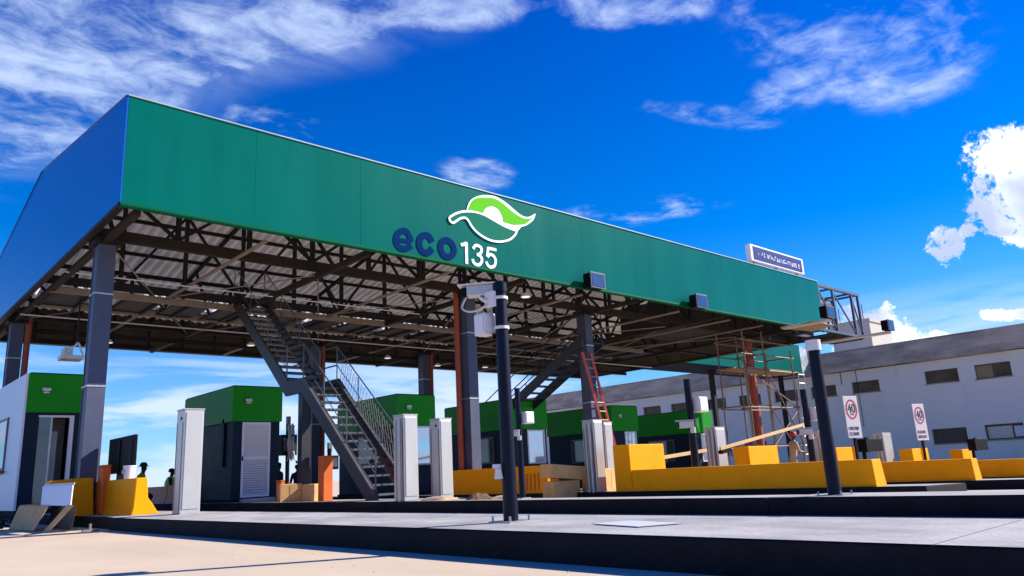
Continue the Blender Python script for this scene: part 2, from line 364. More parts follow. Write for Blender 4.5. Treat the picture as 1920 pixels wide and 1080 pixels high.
# front fascia: panels with tiny differences of plane, as fitted sheets have
mb = MB(); x = X0; widths = []
while x < X1-.01:
    w = min(2.52, X1-x); a, b, c, d = [random.uniform(-.006, .006) for _ in range(4)]
    mb.add([(x, YF+a, ZB), (x+w-.004, YF+b, ZB), (x+w-.004, YF+c, ZT), (x, YF+d, ZT), (x, YF+.1, ZB), (x+w-.004, YF+.1, ZB), (x+w-.004, YF+.1, ZT), (x, YF+.1, ZT)],
           [(0, 1, 2, 3), (7, 6, 5, 4), (0, 4, 5, 1), (3, 2, 6, 7), (1, 5, 6, 2), (0, 3, 7, 4)]); x += w
ff = mb.build('front_fascia', 'green', can)
MB().box(X0-.02, YF-.03, ZT+.002, X1, YF+.16, ZT+.026).build('cap_flashing', 'trim', ff)
MB().cyl((X0-.02, YF+.03, ZB-.04), (X1, YF+.03, ZB-.04), .055, n=10).build('bottom_lip', 'lip', ff, smooth=True)
# lettering and emblem (flat cut-outs on the fascia)
yL = YF-.022
L = dict(
 white=[(11.79,7.24),(11.84,7.39),(11.93,7.54),(12.08,7.66),(12.26,7.75),(12.51,7.82),(12.8,7.85),(13.02,7.81),(13.25,7.73),(13.47,7.62),(13.66,7.53),(13.83,7.48),(14.0,7.49),(14.14,7.55),(14.31,7.65),(14.24,7.48),(14.09,7.34),(13.91,7.22),(13.72,7.14),(13.65,7.06),(13.54,6.98),(13.36,6.99),(13.13,7.02),(12.88,7.08),(12.63,7.15),(12.39,7.21),(12.17,7.23),(11.99,7.22),(11.81,7.19)],
 green=[(11.85,7.26),(11.89,7.37),(11.98,7.53),(12.1,7.63),(12.28,7.7),(12.51,7.75),(12.76,7.78),(12.97,7.74),(13.19,7.65),(13.41,7.54),(13.62,7.46),(13.81,7.42),(14.0,7.44),(14.18,7.5),(14.02,7.36),(13.88,7.26),(13.67,7.2),(13.4,7.15),(13.21,7.16),(13.06,7.17),(13.05,7.28),(12.98,7.43),(12.86,7.52),(12.69,7.54),(12.53,7.48),(12.41,7.39),(12.35,7.29),(12.18,7.29),(12.0,7.28)],
 lower=[(11.99,7.25),(11.78,7.21),(11.6,7.16),(11.41,7.07),(11.26,6.97),(11.21,6.91),(11.24,6.84),(11.32,6.81),(11.42,6.87),(11.54,6.96),(11.66,7.01),(11.75,7.02),(11.83,6.97),(11.94,6.83),(12.09,6.71),(12.29,6.62),(12.54,6.56),(12.79,6.56),(13.04,6.61),(13.28,6.71),(13.47,6.87),(13.56,7.02),(13.62,7.09)],
 e=[(9.64,6.075),(9.82,6.08),(10.03,6.09),(9.99,6.23),(9.89,6.33),(9.78,6.32),(9.66,6.23),(9.6,6.08),(9.62,5.97),(9.71,5.89),(9.82,5.88),(9.94,5.92),(10.04,6.0)],
 c=[(10.67,6.19),(10.58,6.32),(10.44,6.33),(10.32,6.24),(10.27,6.09),(10.31,5.96),(10.43,5.88),(10.56,5.91),(10.66,6.02)],
 o=[(10.92,6.1),(10.97,6.24),(11.12,6.32),(11.28,6.26),(11.35,6.1),(11.28,5.95),(11.13,5.88),(10.98,5.94)],
 one=[(11.57,6.27),(11.67,6.3),(11.76,6.35)], onestem=[(11.75,6.37),(11.74,5.79)],
 three=[(11.97,6.23),(12.05,6.33),(12.16,6.34),(12.25,6.29),(12.24,6.19),(12.16,6.11),(12.09,6.09)], three2=[(12.09,6.095),(12.17,6.08),(12.24,6.03),(12.25,5.94),(12.16,5.83),(12.06,5.82),(11.97,5.86),(11.94,5.95)],
 five=[(12.77,6.33),(12.48,6.33)], five1=[(12.49,6.35),(12.44,6.09)], five2=[(12.45,6.09),(12.55,6.17),(12.67,6.14),(12.73,6.03),(12.68,5.88),(12.55,5.82),(12.45,5.86),(12.4,5.95)])
def letter(strokes, w, m):
    mb = MB()
    for k, (key, sm, cl) in enumerate(strokes):
        p = spline(L[key], 5, cl) if sm else [V(q) for q in L[key]]
        ribbon(mb, p, w, yL+.001*k, YF+.012, cl)
    return mb.build('letter', m, ff)
def poly_plate(name, pts, m, y):
    bm = bmesh.new(); p = spline(pts, 3, True); vv = [bm.verts.new((q.x-18, y-22, q.y)) for q in p]
    fc = bm.faces.new(vv); bmesh.ops.triangulate(bm, faces=[fc]); bmesh.ops.recalc_face_normals(bm, faces=bm.faces)
    r = bmesh.ops.extrude_face_region(bm, geom=bm.faces[:]); bmesh.ops.translate(bm, verts=[v for v in r['geom'] if isinstance(v, bmesh.types.BMVert)], vec=(0, .018, 0))
    bmesh.ops.recalc_face_normals(bm, faces=bm.faces)
    me = bpy.data.meshes.new(name); bm.to_mesh(me); bm.free(); me.materials.append(M[m]); o = bpy.data.objects.new(name, me); COL.objects.link(o); o.parent = ff; return o
mbe = MB(); ribbon(mbe, [V(q) for q in L['e'][:3]], .10, yL, YF+.012); ribbon(mbe, spline(L['e'][2:], 5), .155, yL+.001, YF+.012); mbe.build('letter', 'logonavy', ff)
letter([('c', True, False)], .165, 'logonavy'); letter([('o', True, True)], .165, 'logonavy')
letter([('one', False, False), ('onestem', False, False)], .085, 'logowhite')
letter([('three', True, False), ('three2', True, False)], .08, 'logowhite')
letter([('five', False, False), ('five1', False, False), ('five2', True, False)], .08, 'logowhite')
poly_plate('leaf_emblem', L['lower'], 'logoteal', YF-.024)
poly_plate('leaf_emblem', L['white'], 'logowhite', YF-.030)
poly_plate('leaf_emblem', L['green'], 'logogreen', YF-.037)
mb = MB(); ribbon(mb, spline(L['lower'], 4), .058, YF-.041, YF-.023); mb.build('leaf_outline', 'logowhite', ff)
# blue gable end, rear fascia
sf = MB().prism([(YF+.0, ZB), (YF, ZT), (YRG, ZR), (27.8, 7.92), (YR, ZRR), (YR, ZB)], 'x', X0-.03, X0+.07).build('side_fascia', 'blue', can)
mb = MB()
for a, b in (((YF, ZT), (YRG, ZR)), ((YRG, ZR), (27.8, 7.92)), ((27.8, 7.92), (YR, ZRR))): mb.beam((X0+.02, a[0], a[1]+.012), (X0+.02, b[0], b[1]+.012), .14, .02)
mb.build('cap_flashing', 'blue', sf)
MB().box(X0-.045, YF+.01, ZB-.07, X0+.09, YR, ZB-.002).build('bottom_flashing', 'steeld', sf)
sr = MB().prism([(15.7, ZB), (15.7, ZT-.1), (YRG, ZR-.05), (YR, ZRR-.05), (YR, ZB)], 'x', XE+.02, XE+.1).build('side_fascia', 'green', can)
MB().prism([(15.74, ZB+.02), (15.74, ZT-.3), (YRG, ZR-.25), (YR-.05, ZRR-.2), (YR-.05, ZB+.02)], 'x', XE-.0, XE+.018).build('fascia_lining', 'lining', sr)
MB().box(X0, YR, ZB, XE, YR+.1, ZRR).build('rear_fascia', 'green', can)
mb = MB()
for k in range(24): mb.box(X0+.3+k*1.25, YR-.08, ZB+.02, X0+.36+k*1.25, YR-.002, ZRR-.1)
mb.build('fascia_post', 'steel', can)
MB().box(X0+.08, YR-.02, ZB+.13, XE, YR-.003, ZRR-.02).build('fascia_lining', 'lining', can)
MB().box(X0+.08, YR-.35, ZB-.05, XE, YR-.05, ZB+.12).build('rear_beam', 'steeld', can)
# roof: trapezoidal sheets, front slope, rear slope with a run of translucent sheets
def sheets(ya, yb, xa, xb, mname, name, pitch=.30, dz=0.):
    prof = []; x = xa
    while x < xb-.01:
        for u, h in ((0, 0), (.12, 0), (.15, .04), (.27, .04)):
            if x+u < xb: prof.append((x+u, h))
        x += pitch
    prof.append((xb, 0)); n = len(prof)
    vs = [(px, ya, zroof(ya)+h+dz) for px, h in prof]+[(px, yb, zroof(yb)+h+dz) for px, h in prof]
    return MB().add(vs, [(i, i+1, n+i+1, n+i) for i in range(n-1)]).build(name, mname, can)
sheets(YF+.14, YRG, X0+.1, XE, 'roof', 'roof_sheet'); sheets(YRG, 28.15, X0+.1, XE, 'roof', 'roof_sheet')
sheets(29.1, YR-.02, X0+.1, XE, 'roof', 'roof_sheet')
x = X0+.1; k = 0
while x < XE-.2:
    w = 1.2 if k % 2 == 0 else .9
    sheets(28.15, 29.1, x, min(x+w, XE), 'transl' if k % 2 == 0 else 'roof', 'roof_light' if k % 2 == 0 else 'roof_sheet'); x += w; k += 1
# columns
colX = [4.0, 8.96, 13.76, 18.88, 23.84, 29.35]
def column(x, y, m='bluesteel', w=.30, pipe=0):
    c = MB()
    if m == 'bluesteel':
        c.box(x-.17, y-.19, zi(x)-.02, x+.17, y-.168, 5.80); c.box(x-.17, y+.168, zi(x)-.02, x+.17, y+.19, 5.80); c.box(x-.15, y-.168, zi(x)-.02, x+.15, y+.168, 5.80)
    else: c.cyl((x, y, zi(x)-.02), (x, y, 5.80), .17, n=16)
    c = c.build('column', m, can, bevel=.006, smooth=m != 'bluesteel')
    MB().box(x-.24, y-.24, zi(x), x+.24, y+.24, zi(x)+.03).build('base_plate', 'steeld', c)
    MB().box(x-.26, y-.26, 5.62, x+.26, y+.26, 5.76).build('cap_plate', 'steeld', c)
    if m == 'bluesteel':
        for z in (4.55, 2.65): MB().box(x-.182, y-.202, z, x+.182, y+.202, z+.035).build('strap', 'grey', c)
    if pipe: MB().cyl((x+pipe*.28, y-pipe*.15, zi(x)-.02), (x+pipe*.28, y-pipe*.15, 5.9), .085, n=14).build('drain_pipe', 'red', c, smooth=True)
for i, x in enumerate(colX):
    if i in (0, 2, 3): column(x, 16.86, pipe=-1 if i == 2 else 0)
    if i == 5: column(x, 16.86, 'red')
    column(x, 26.2, pipe=1 if i in (0, 2, 3) else 0) if i in (0, 2, 3, 5) else None
# trusses along X
def truss(y, zb, xa, xb, m, bay=1.65, chord=.16):
    zt = zroof(y)-.14
    t = MB().box(xa, y-.07, zb, xb, y+.07, zb+chord).build('roof_truss', m, can, bevel=.006)
    MB().box(xa, y-.06, zt-.12, xb, y+.06, zt).build('top_chord', m, t)
    d = MB(); k = 0; x = xa+.1
    while x < xb-.05:
        MB().box(x-.05, y-.05, zb+chord, x+.05, y+.05, zt-.12).build('vertical', 'steeld', t)
        if x+bay < xb:
            if k % 2: d.beam((x+.05, y, zb+chord+.03), (x+bay-.05, y, zt-.15), .07, .07, (0, 1, 0))
            else: d.beam((x+.05, y, zt-.15), (x+bay-.05, y, zb+chord+.03), .07, .07, (0, 1, 0))
        x += bay; k += 1
    d.build('diagonal', 'steeld', t)
truss(16.86, 5.77, X0+.1, XE, 'steel', chord=.24, bay=1.65)
truss(21.2, 5.77, X0+.1, XE, 'steeld', chord=.2, bay=1.65)
truss(26.2, 5.77, X0+.1, XE, 'steel', chord=.2)
# trusses along Y at the column lines
for x in [3.95, 8.96, 13.92, 18.88, 23.84, 29.35, 32.9]:
    tb = MB().box(x-.06, YF+.2, 5.62, x+.06, YR-.36, 5.76).build('tie_beam', 'steel', can, bevel=.006); mw = MB()
    ys = [YF+.25, 16.1, 17.9, 19.6, 21.3, 22.1, 24., 25.6, 27.6, YR-.2]
    for k in range(len(ys)-1):
        a, b = ys[k], ys[k+1]; mw.beam((x, a, zroof(a)-.1), (x, b, zroof(b)-.1), .09, .12)
        if k in (1, 6): mw.beam((x, a, 5.72), (x, b, zroof(b)-.12), .07, .07)
    mw.build('rafter', 'steeld', tb)
mb = MB()
for y in (15.6, 18.6, 20.4, 22.9, 25., 27.4, 29.4): mb.box(X0+.1, y-.04, zroof(y)-.11, XE, y+.04, zroof(y)-.005)
mb.build('purlin', 'steel', can)
mb = MB()
for x in (6.7, 11.7, 16.8, 21.8, 25., 27.4): mb.beam((x, 15.0, 5.72), (x, 29.9, 5.72), .075, .05)
mb.build('bracing_strut', 'strut', can)
mb = MB()
for x in (4.1, 9.0, 13.95, 18.9, 23.9): mb.cyl((x, 17, 5.74), (x+4.8, 26, 5.70), .018, n=6); mb.cyl((x+4.8, 17, 5.70), (x, 26, 5.74), .018, n=6)
mb.build('bracing_rod', 'strut', can)
mb = MB().cyl((X0+.2, 24.6, 5.60), (XE-.4, 24.6, 5.60), .022, n=8); mb.cyl((X0+.2, 19.4, 5.64), (14., 19.4, 5.64), .016, n=8)
mb.build('conduit', 'lav', can)
MB().cyl((X0+.2, 26.75, 5.55), (XE, 26.75, 5.55), .085, n=12).build('drain_pipe', 'steel', can, smooth=True)
# catwalk hung under the ridge
cw = MB(); e = MB()
x = X0+.3; k = 0
while x < 28:
    cw.box(x, 21.5, 5.66, x+1.0, 23.3, 5.70); x += 1.32 if k % 3 else 1.8; k += 1
c = cw.build('catwalk_floor', 'steeld', can)
MB().box(X0+.3, 21.44, 5.6, 28, 21.5, 5.78).box(X0+.3, 23.3, 5.6, 28, 23.36, 5.78).build('edge_angle', 'strut', c)
mb = MB()
x = X0+.4
while x < 28: mb.beam((x, 21.5, 5.63), (x+.0, 23.3, 5.63), .05, .05); x += .86
mb.build('cross_bar', 'steel', c)
# flat panels and plates under the right-hand half of the eave (solid ceiling parts)
MB().box(24.2, 17.2, 5.84, 27.6, 19.6, 6.9).build('service_box', 'dark', can)
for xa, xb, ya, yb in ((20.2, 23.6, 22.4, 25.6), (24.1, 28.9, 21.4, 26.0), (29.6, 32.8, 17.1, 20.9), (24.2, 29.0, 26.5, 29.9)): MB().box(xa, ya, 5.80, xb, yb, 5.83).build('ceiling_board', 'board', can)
mb = MB()
for q in [(14.6, 14.9), (17.26, 26.5), (23.1, 27.1), (11.1, 25.9), (6.8, 27.3), (8.2, 28.), (20.6, 27.5), (26, 26.9), (14, 27.8)]:
    pass
for q in [(14.6, 15.2), (17.26, 26.5), (23.1, 27.1), (11.1, 25.9), (6.8, 27.3), (20.6, 27.5)]:
    l = MB().lathe((q[0], q[1], 5.44), [(.05, .12), (.13, .05), (.15, 0)], 14).build('ceiling_lamp', 'white', can, smooth=True)
    MB().cyl((q[0], q[1], 5.436), (q[0], q[1], 5.43), .125, n=14).build('lamp_glass', 'lamp', l)
# bare frame where the right end of the fascia is not yet clad
mb = MB()
zt, zb = 7.86, 5.80; xs = [31.42, 32.85, 34.75, 35.45]
for y in (YF+.08, YF+1.3):
    mb.box(31.35, y-.06, zt-.12, 35.5, y+.06, zt)
    mb.box(31.35, y-.06, zb-.06, 35.5, y+.06, zb+.05)
    for x in xs: mb.box(x-.055, y-.05, zb+.05, x+.055, y+.05, zt-.12)
    for a, b in ((31.45, 32.8), (32.9, 34.7), (34.8, 35.4)): mb.beam((a, y, zt-.2), (b, y, zb+.15), .055, .055, (0, 1, 0))
for x in xs: mb.box(x-.05, YF+.14, zt-.1, x+.05, YF+1.24, zt-.02); mb.box(x-.05, YF+.14, zb-.05, x+.05, YF+1.24, zb+.03)
mb.build('end_frame', 'bluesteel', can)
MB().box(32.2, YF+.1, zb-.12, 35.4, YF+1.6, zb-.065).build('soffit_plate', 'steeld', can)
MB().prism([(27.9, 13.2), (29.6, 13.1), (30.2, 14.3), (28.4, 14.6)], 'z', 5.60, 5.62).build('soffit_plate', 'tan', can)

# ================================================================== LED SIGN, FLOODLIGHTS
ls = thing('message_sign', (28, YF, 7.96), 'white framed blue message sign standing on top of the green canopy', 'sign')
MB().box(25.95, YF-.05, 8.05, 30.2, YF+.16, 8.72).build('housing', 'white', ls, bevel=.015)
MB().box(26.14, YF-.062, 8.12, 30.02, YF-.051, 8.65).build('display_panel', 'ledblue', ls)
mb = MB(); rr = random.Random(3); x = 26.45
while x < 29.7:
    h = rr.uniform(.10, .17); zc_ = 8.37-.02*(x-28)
    for _ in range(rr.randint(2, 3)):
        a = rr.random()
        if a < .5: mb.box(x+rr.uniform(0, .08), YF-.068, zc_-h*.6, x+rr.uniform(.09, .11), YF-.063, zc_+h*rr.uniform(.1, .7))
        else: z = zc_+rr.uniform(-.09, .06); mb.box(x, YF-.068, z, x+.11, YF-.063, z+.03)
    x += .15 if rr.random() < .85 else .28
mb.build('lettering', 'logowhite', ls)
mb = MB()
for x in (26.4, 28.1, 29.8): mb.box(x-.04, YF+.1, 7.96, x+.04, YF+.2, 8.05)
mb.build('mounting_foot', 'steeld', ls)
def flood(x, y, z, label, arm):
    t = thing('floodlight', (x, y, z), label, 'floodlight', 'floodlights along the green fascia')
    b = MB().box(x-.30, y+.02, z-.22, x+.30, y+.30, z+.22, top=None); b.build('housing', 'black', t, bevel=.015)
    MB().box(x-.32, y-.02, z-.24, x+.32, y+.018, z+.24).build('bezel', 'bluesteel', t, bevel=.008)
    MB().box(x-.27, y-.03, z-.19, x+.27, y-.021, z+.19).build('lens', 'ledlens', t)
    if arm: MB().box(x-.22, y+.1, z-.34, x+.2, y+arm, z-.26).build('arm', 'strut2', t, bevel=.006); MB().box(x-.05, y+.12, z-.26, x+.05, y+.22, z-.2).build('bracket', 'steeld', t)
    else: MB().box(x-.12, y+.30, z-.06, x+.12, YF-.012, z+.06).build('bracket', 'steeld', t)
flood(16.3, 13.90, 5.86, 'dark blue floodlight on the green fascia right of the leaf emblem', 0)
flood(21.58, 13.90, 5.84, 'dark blue floodlight on the green fascia below the message sign', 0)
flood(28.3, 12.6, 5.92, 'floodlight on pale arm in front of the bare steel frame', 2.0)
flood(34.0, 12.6, 5.92, 'outermost floodlight on pale arm at far right of the canopy', 3.2)

# ================================================================== BOOTHS
def booth(xa, xb, y0, y1, ht, label, kind, wallL='navy'):
    zb = zi((xa+xb)/2); t = thing('toll_booth', ((xa+xb)/2, y0, zb), label, 'toll booth', 'toll booths under the canopy')
    zh = zb+2.16; zt = zb+ht; T = .08
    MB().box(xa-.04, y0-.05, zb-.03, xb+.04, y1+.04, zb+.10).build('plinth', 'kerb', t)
    # opening in the front wall
    if kind == 'door': ox0, ox1, oz0, oz1 = xa+.24, xb-.27, zb+.12, zh-.02
    elif kind == 'slide': ox0, ox1, oz0, oz1 = xa+.28, xb-.38, zb+.1, zh+.1
    else: ox0, ox1, oz0, oz1 = xa+(xb-xa)*.46, xb-.10, zb+.92, zh-.02
    w = MB(); zz = zh if kind != 'slide' else zh+.16
    if wallL == 'navy': w.box(xa, y0+T, zb+.1, xa+T, y1, zz)
    w.box(xb-T, y0+T, zb+.1, xb, y1, zz); w.box(xa+T, y1-T, zb+.1, xb-T, y1, zz)
    w.box(xa, y0, zb+.1, ox0, y0+T, zz); w.box(ox1, y0, zb+.1, xb, y0+T, zz)
    if oz0 > zb+.11: w.box(ox0, y0, zb+.1, ox1, y0+T, oz0)
    if oz1 < zz-.001: w.box(ox0, y0, oz1, ox1, y0+T, zz)
    w.build('wall', 'navy', t)
    if wallL != 'navy':
        MB().prism([(y0-.02, zb+.1), (y0-.02, zt), (y1, zt+.02), (y1, zb+.1)], 'x', xa-.05, xa-.002).build('wall', wallL, t)['label'] = 'white side wall'
        wf = MB().box(xa-.075, y0+1.65, zb+1.05, xa-.051, y0+3.2, zb+2.35).build('window', 'frame', t); MB().box(xa-.082, y0+1.72, zb+1.12, xa-.076, y0+3.13, zb+2.28).build('pane', 'dglass', wf)
        MB().box(xa-.16, y0+1.6, zb+.98, xa-.076, y0+3.2, zb+1.05).build('counter', 'signred', t)
    # green fascia band round the top
    o = .05 if wallL == 'navy' else -.0
    MB().box(xa-o, y0-.05, zz+.002, xb+.05, y1+.05, zt).build('fascia_band', 'bgreen', t, bevel=.008)
    MB().box(xa-o+.03, y0-.02, zt+.002, xb+.02, y1+.02, zt+.03).build('roof', 'steeld', t)
    if kind == 'door':
        d = MB(); fr = .07
        d.box(ox0+.01, y0-.035, oz0+.01, ox0+fr, y0-.004, oz1); d.box(ox1-fr, y0-.035, oz0+.01, ox1-.01, y0-.004, oz1)
        d.box(ox0+fr, y0-.035, oz1-fr, ox1-fr, y0-.004, oz1); d.box(ox0+fr, y0-.035, oz0+.01, ox1-fr, y0-.004, oz0+fr); zm = (oz0+oz1)/2+.04; d.box(ox0+fr, y0-.035, zm-.04, ox1-fr, y0-.004, zm+.04)
        d = d.build('door', 'lav', t, bevel=.004)
        sl_ = MB()
        for a, b in ((oz0+fr, zm-.04), (zm+.04, oz1-fr)):
            nn = 15
            for i in range(nn):
                z = a+(b-a)*(i+.5)/nn; sl_.beam((ox0+fr, y0-.018, z), (ox1-fr, y0-.018, z), .012, .055, (0, -.6, 1))
        sl_.build('louvre', 'lav', d)
        MB().box(ox0+.015, y0-.07, zm-.07, ox0+.045, y0-.036, zm+.05).build('handle', 'black', d)
        MB().box(ox0+.02, y0+.003, oz0+.02, ox1-.02, y0+.03, oz1-.02).build('door_backing', 'navy', t)
        MB().box(ox0-.02, y0-.30, zb+.0, ox1+.05, y0-.06, zb+.10).build('step', 'slab', t)
    elif kind == 'slide':
        MB().box(ox0, y0+.9, zb+.1, ox1, y0+.95, oz1).build('partition', 'inter', t)
        d = MB().box(ox0+.02, y0+.02, zb+.12, ox0+.26, y0+.05, oz1-.02).build('door', 'dglass', t); MB().box(ox0+.26, y0+.015, zb+.12, ox0+.30, y0+.055, oz1-.02).build('door_frame', 'grey', d)
        MB().box(ox1-.09, y0-.012, zb+.1, ox1+.0, y0+.06, oz1).box(ox0, y0-.012, oz1-.05, ox1-.09, y0+.06, oz1).build('door_frame', 'white', t)
        MB().box(ox0+.3, y0+.3, zb+.1, ox0+.48, y0+.6, zb+1.9).build('interior_cabinet', 'inter', t)
    else:
        f = .05; fm = MB().box(ox0, y0-.02, oz0, ox0+f, y0+.05, oz1).box(ox1-f, y0-.02, oz0, ox1, y0+.05, oz1).box(ox0+f, y0-.02, oz1-f, ox1-f, y0+.05, oz1).box(ox0+f, y0-.02, oz0, ox1-f, y0+.05, oz0+f)
        fm = fm.build('window', 'white', t); MB().box(ox0+f, y0+.01, oz0+f, ox1-f, y0+.02, oz1-f).build('pane', 'glass', fm)
        MB().box(ox0-.05, y0-.22, oz0-.07, xb+.02, y0-.005, oz0-.02).build('counter', 'navy', t)
        # side window of the cabin, facing the lane
        sw = MB().box(xa-.03, y0+.9, zb+1.0, xa-.003, y0+2.3, zb+1.95).build('window', 'frame', t); MB().box(xa-.038, y0+.96, zb+1.06, xa-.031, y0+2.24, zb+1.89).build('pane', 'dglass', sw)
    l = MB().box(xa+.28, y0-.15, zt-.42, xa+.46, y0-.051, zt-.34).build('wall_lamp', 'cab', t, bevel=.01)
    MB().lathe((xa+.37, y0-.12, zt-.47), [(.03, .05), (.07, .02), (.07, 0)], 10).build('lamp_shade', 'white', l)
    return t
booth(3.54, 4.95, 20.85, 24.6, 3.24, 'toll booth with white side wall and open glass door at far left', 'slide', 'lav')
booth(8.36, 9.70, 20.5, 24.1, 3.12, 'toll booth with white louvred door left of the big stairs', 'door')
booth(13.42, 14.82, 20.1, 23.7, 3.12, 'toll booth half hidden behind the big stairs', 'window')
booth(18.25, 20.06, 20.2, 23.9, 3.22, 'widest toll booth right behind the near camera pole', 'window')
booth(23.28, 24.82, 19.7, 23.3, 3.15, 'toll booth behind the red ladder', 'window')
booth(28.22, 29.85, 19.5, 23.2, 3.12, 'farthest toll booth with sunlit light green front beside scaffold', 'window')
# slim dark bar on the side wall of the second booth
b2 = [o for o in bpy.data.objects if o.name.startswith('toll_booth') and abs(o.location.x-9.03) < .05][0]
MB().box(8.31, 21.0, 1.1, 8.355, 21.14, 2.4).build('side_recess', 'black', b2)

# ================================================================== CABINETS
def cabinet(x, y, zb, zt, label, w=.32, d=.34, pipe=False):
    t = thing('control_cabinet', (x, y, zb), label, 'cabinet', 'tall white cabinets on the islands')
    MB().box(x, y, zb, x+w, y+d, zt).build('body', 'cab', t, bevel=.012)
    MB().box(x+.03, y-.012, zb+.08, x+w-.03, y-.002, zt-.04).build('door', 'cab', t, bevel=.004)
    MB().box(x-.006, y+.10, zt-.16, x-.001, y+.15, zt-.11).build('lock', 'black', t)
    MB().box(x-.008, y-.008, zt+.001, x+w+.008, y+d+.008, zt+.02).build('lid', 'cab', t)
    MB().box(x-.004, y+.03, zb+.06, x-.001, y+.05, zt-.2).box(x-.004, y+d-.05, zb+.06, x-.001, y+d-.03, zt-.2).build('seam', 'frame', t)
    if pipe: MB().cyl((x-.05, y+.08, zb-.15), (x-.05, y+.08, zt-.05), .03, n=8).cyl((x-.05, y+.2, zb), (x-.05, y+.2, zt-.08), .022, n=8).build('cable_pipe', 'grey', t, smooth=True)
cabinet(4.37, 12.7, zi(4), 1.84, 'tall white cabinet left of the louvred booth door')
cabinet(8.08, 11.9, zi(8), 1.72, 'tall white cabinet with cable pipes at the foot of the stairs', pipe=True)
cabinet(9.55, 12.75, zi(9.5), 1.73, 'tall white cabinet with warm side left of the column with red pipe')
cabinet(13.2, 11.75, zi(13.2), 1.64, 'tall white cabinet with pipes in front of cardboard boxes', pipe=True)
cabinet(14.55, 12.6, zi(14.6), 1.66, 'tall white cabinet behind the red ladder foot beside yellow block')
cabinet(18.55, 12.0, zi(18.5), 1.49, 'tall white cabinet with pipes left of the scaffold', w=.5, pipe=True)
cabinet(23.3, 11.35, zi(23.3), 1.34, 'tall white cabinet behind the far camera pole', w=.55)
cabinet(28.0, 11.3, zi(28), 1.24, 'stained white cabinet between the two speed signs', w=.75, pipe=True)

# ================================================================== YELLOW BARRIERS
def nose(xl, label, wid=1.27):
    z = zi(xl+.5); t = thing('concrete_barrier', (xl, 8, z), label, 'barrier', 'yellow barriers on island noses')
    zl = zi(xl)
    MB().box(xl, 5.55, zl-.005, xl+.42, 10.74, zl+.45, top=(.0, .02, .06, 0)).build('wall', 'yellow', t, bevel=.012)
    MB().box(xl+wid-.4, 9.7, zl-.03, xl+wid, 10.74, zl+.42, top=(.06, .02, .0, 0)).build('wall', 'yellow', t, bevel=.012)
    MB().box(xl, 10.75, zl-.03, xl+wid, 11.22, zl+1.0, top=(.0, .01, .01, 0)).build('end_block', 'yellow', t, bevel=.015)
nose(13.2, 'long low yellow barrier with tall block, nearest of its row')
nose(18.1, 'yellow barrier with tall block in front of the scaffold', 1.5)
nose(23.1, 'yellow barrier whose block carries the larger speed sign', 1.5)
nose(29.0, 'yellow barrier whose block carries the smaller speed sign', 1.5)
nose(34.1, 'farthest yellow barrier below the building windows', 1.5)
def jersey(x0, x1, y0, y1, z, h, flare, label, m='yellow', ribs=False):
    t = thing('concrete_barrier', ((x0+x1)/2, y0, z), label, 'barrier', 'yellow barriers beside the booths')
    prof = [(x0-.03, z), (x0, z+.12), (x0+.02, z+h), (x1-.05, z+h), (x1-.02, z+h*.45), (x1+.06, z+h*.28), (x1+flare, z)]
    o = MB().prism(prof, 'y', y0, y1).build('wall', m, t, bevel=.012)
    if ribs:
        r = MB()
        for k in range(4): r.box(x0-.012, y0+.28+k*.14, z+.08, x0+.03, y0+.33+k*.14, z+h*.72)
        r.build('rib', 'orange', t)
    return t
jersey(4.12, 4.37, 14.2, 18.2, zi(4), .62, .17, 'curved yellow barrier with flared end behind the cardboard pieces')
jersey(13.2, 13.62, 13.35, 17.6, zi(13.3), .66, .20, 'yellow barrier with ribbed end behind the near camera pole', ribs=True)
# thin barrier in front of the left column: face turned to the traffic
t = thing('concrete_barrier', (3.85, 16.3, zi(3)), 'yellow barrier at the foot of the leftmost front column', 'barrier', 'yellow barriers beside the booths')
MB().prism([(3.60, .19), (3.60, .5), (3.66, .88), (3.98, .88), (4.03, .19)], 'y', 16.28, 16.62).build('wall', 'yellow', t, bevel=.012)
MB().prism([(3.27, .52), (3.27, .85), (3.659, .875), (3.599, .5)], 'y', 16.34, 16.6).build('wing', 'yellow', t, bevel=.012)
t = thing('concrete_barrier', (8.2, 24, zi(8)), 'dark orange barrier in the shade behind the two workers at left', 'barrier')
MB().prism([(8.1, .15), (8.16, .35), (8.18, .70), (8.5, .70), (8.6, .15)], 'y', 23.2, 24.9).build('wall', 'orange', t, bevel=.012); MB().prism([(8.1, .15), (8.16, .35), (8.18, .68), (8.5, .68), (8.6, .15)], 'y', 24.95, 27.4).build('wall', 'orange', t, bevel=.012)

# ================================================================== STAIRS
st_ = thing('staircase', (9.1, 17, zi(9)), 'long grey steel staircase with mesh railing rising left under the canopy', 'staircase')
zf = zi(9); XL, XR = 8.66, 9.58
top, la, lb, bot = (21.5, 5.95), (17.95, 2.92), (17.05, 2.92), (13.95, zf+.02)
for x, nm in ((XL, 'stringer'), (XR, 'stringer')):
    m_ = MB()
    d = .17
    poly = [(top[0], top[1]+d), (top[0], top[1]-d*1.2), (la[0]-.0, la[1]-d*1.2), (lb[0]+.06, lb[1]-d*1.2), (bot[0]+.18, bot[1]-.02), (bot[0]-.22, bot[1]-.02), (bot[0]-.22, bot[1]+.12), (lb[0]-.1, lb[1]+d), (la[0]-.12, la[1]+d)]
    m_.prism(poly, 'x', x-.03, x+.03)
    m_.build(nm, 'steeld2', st_, bevel=.008)
    MB().beam((x-.05, lb[0]-.1, lb[1]+d-.03), (x-.05, bot[0]-.2, bot[1]+.12), .05, .035).build('stringer_edge', 'railg', st_)
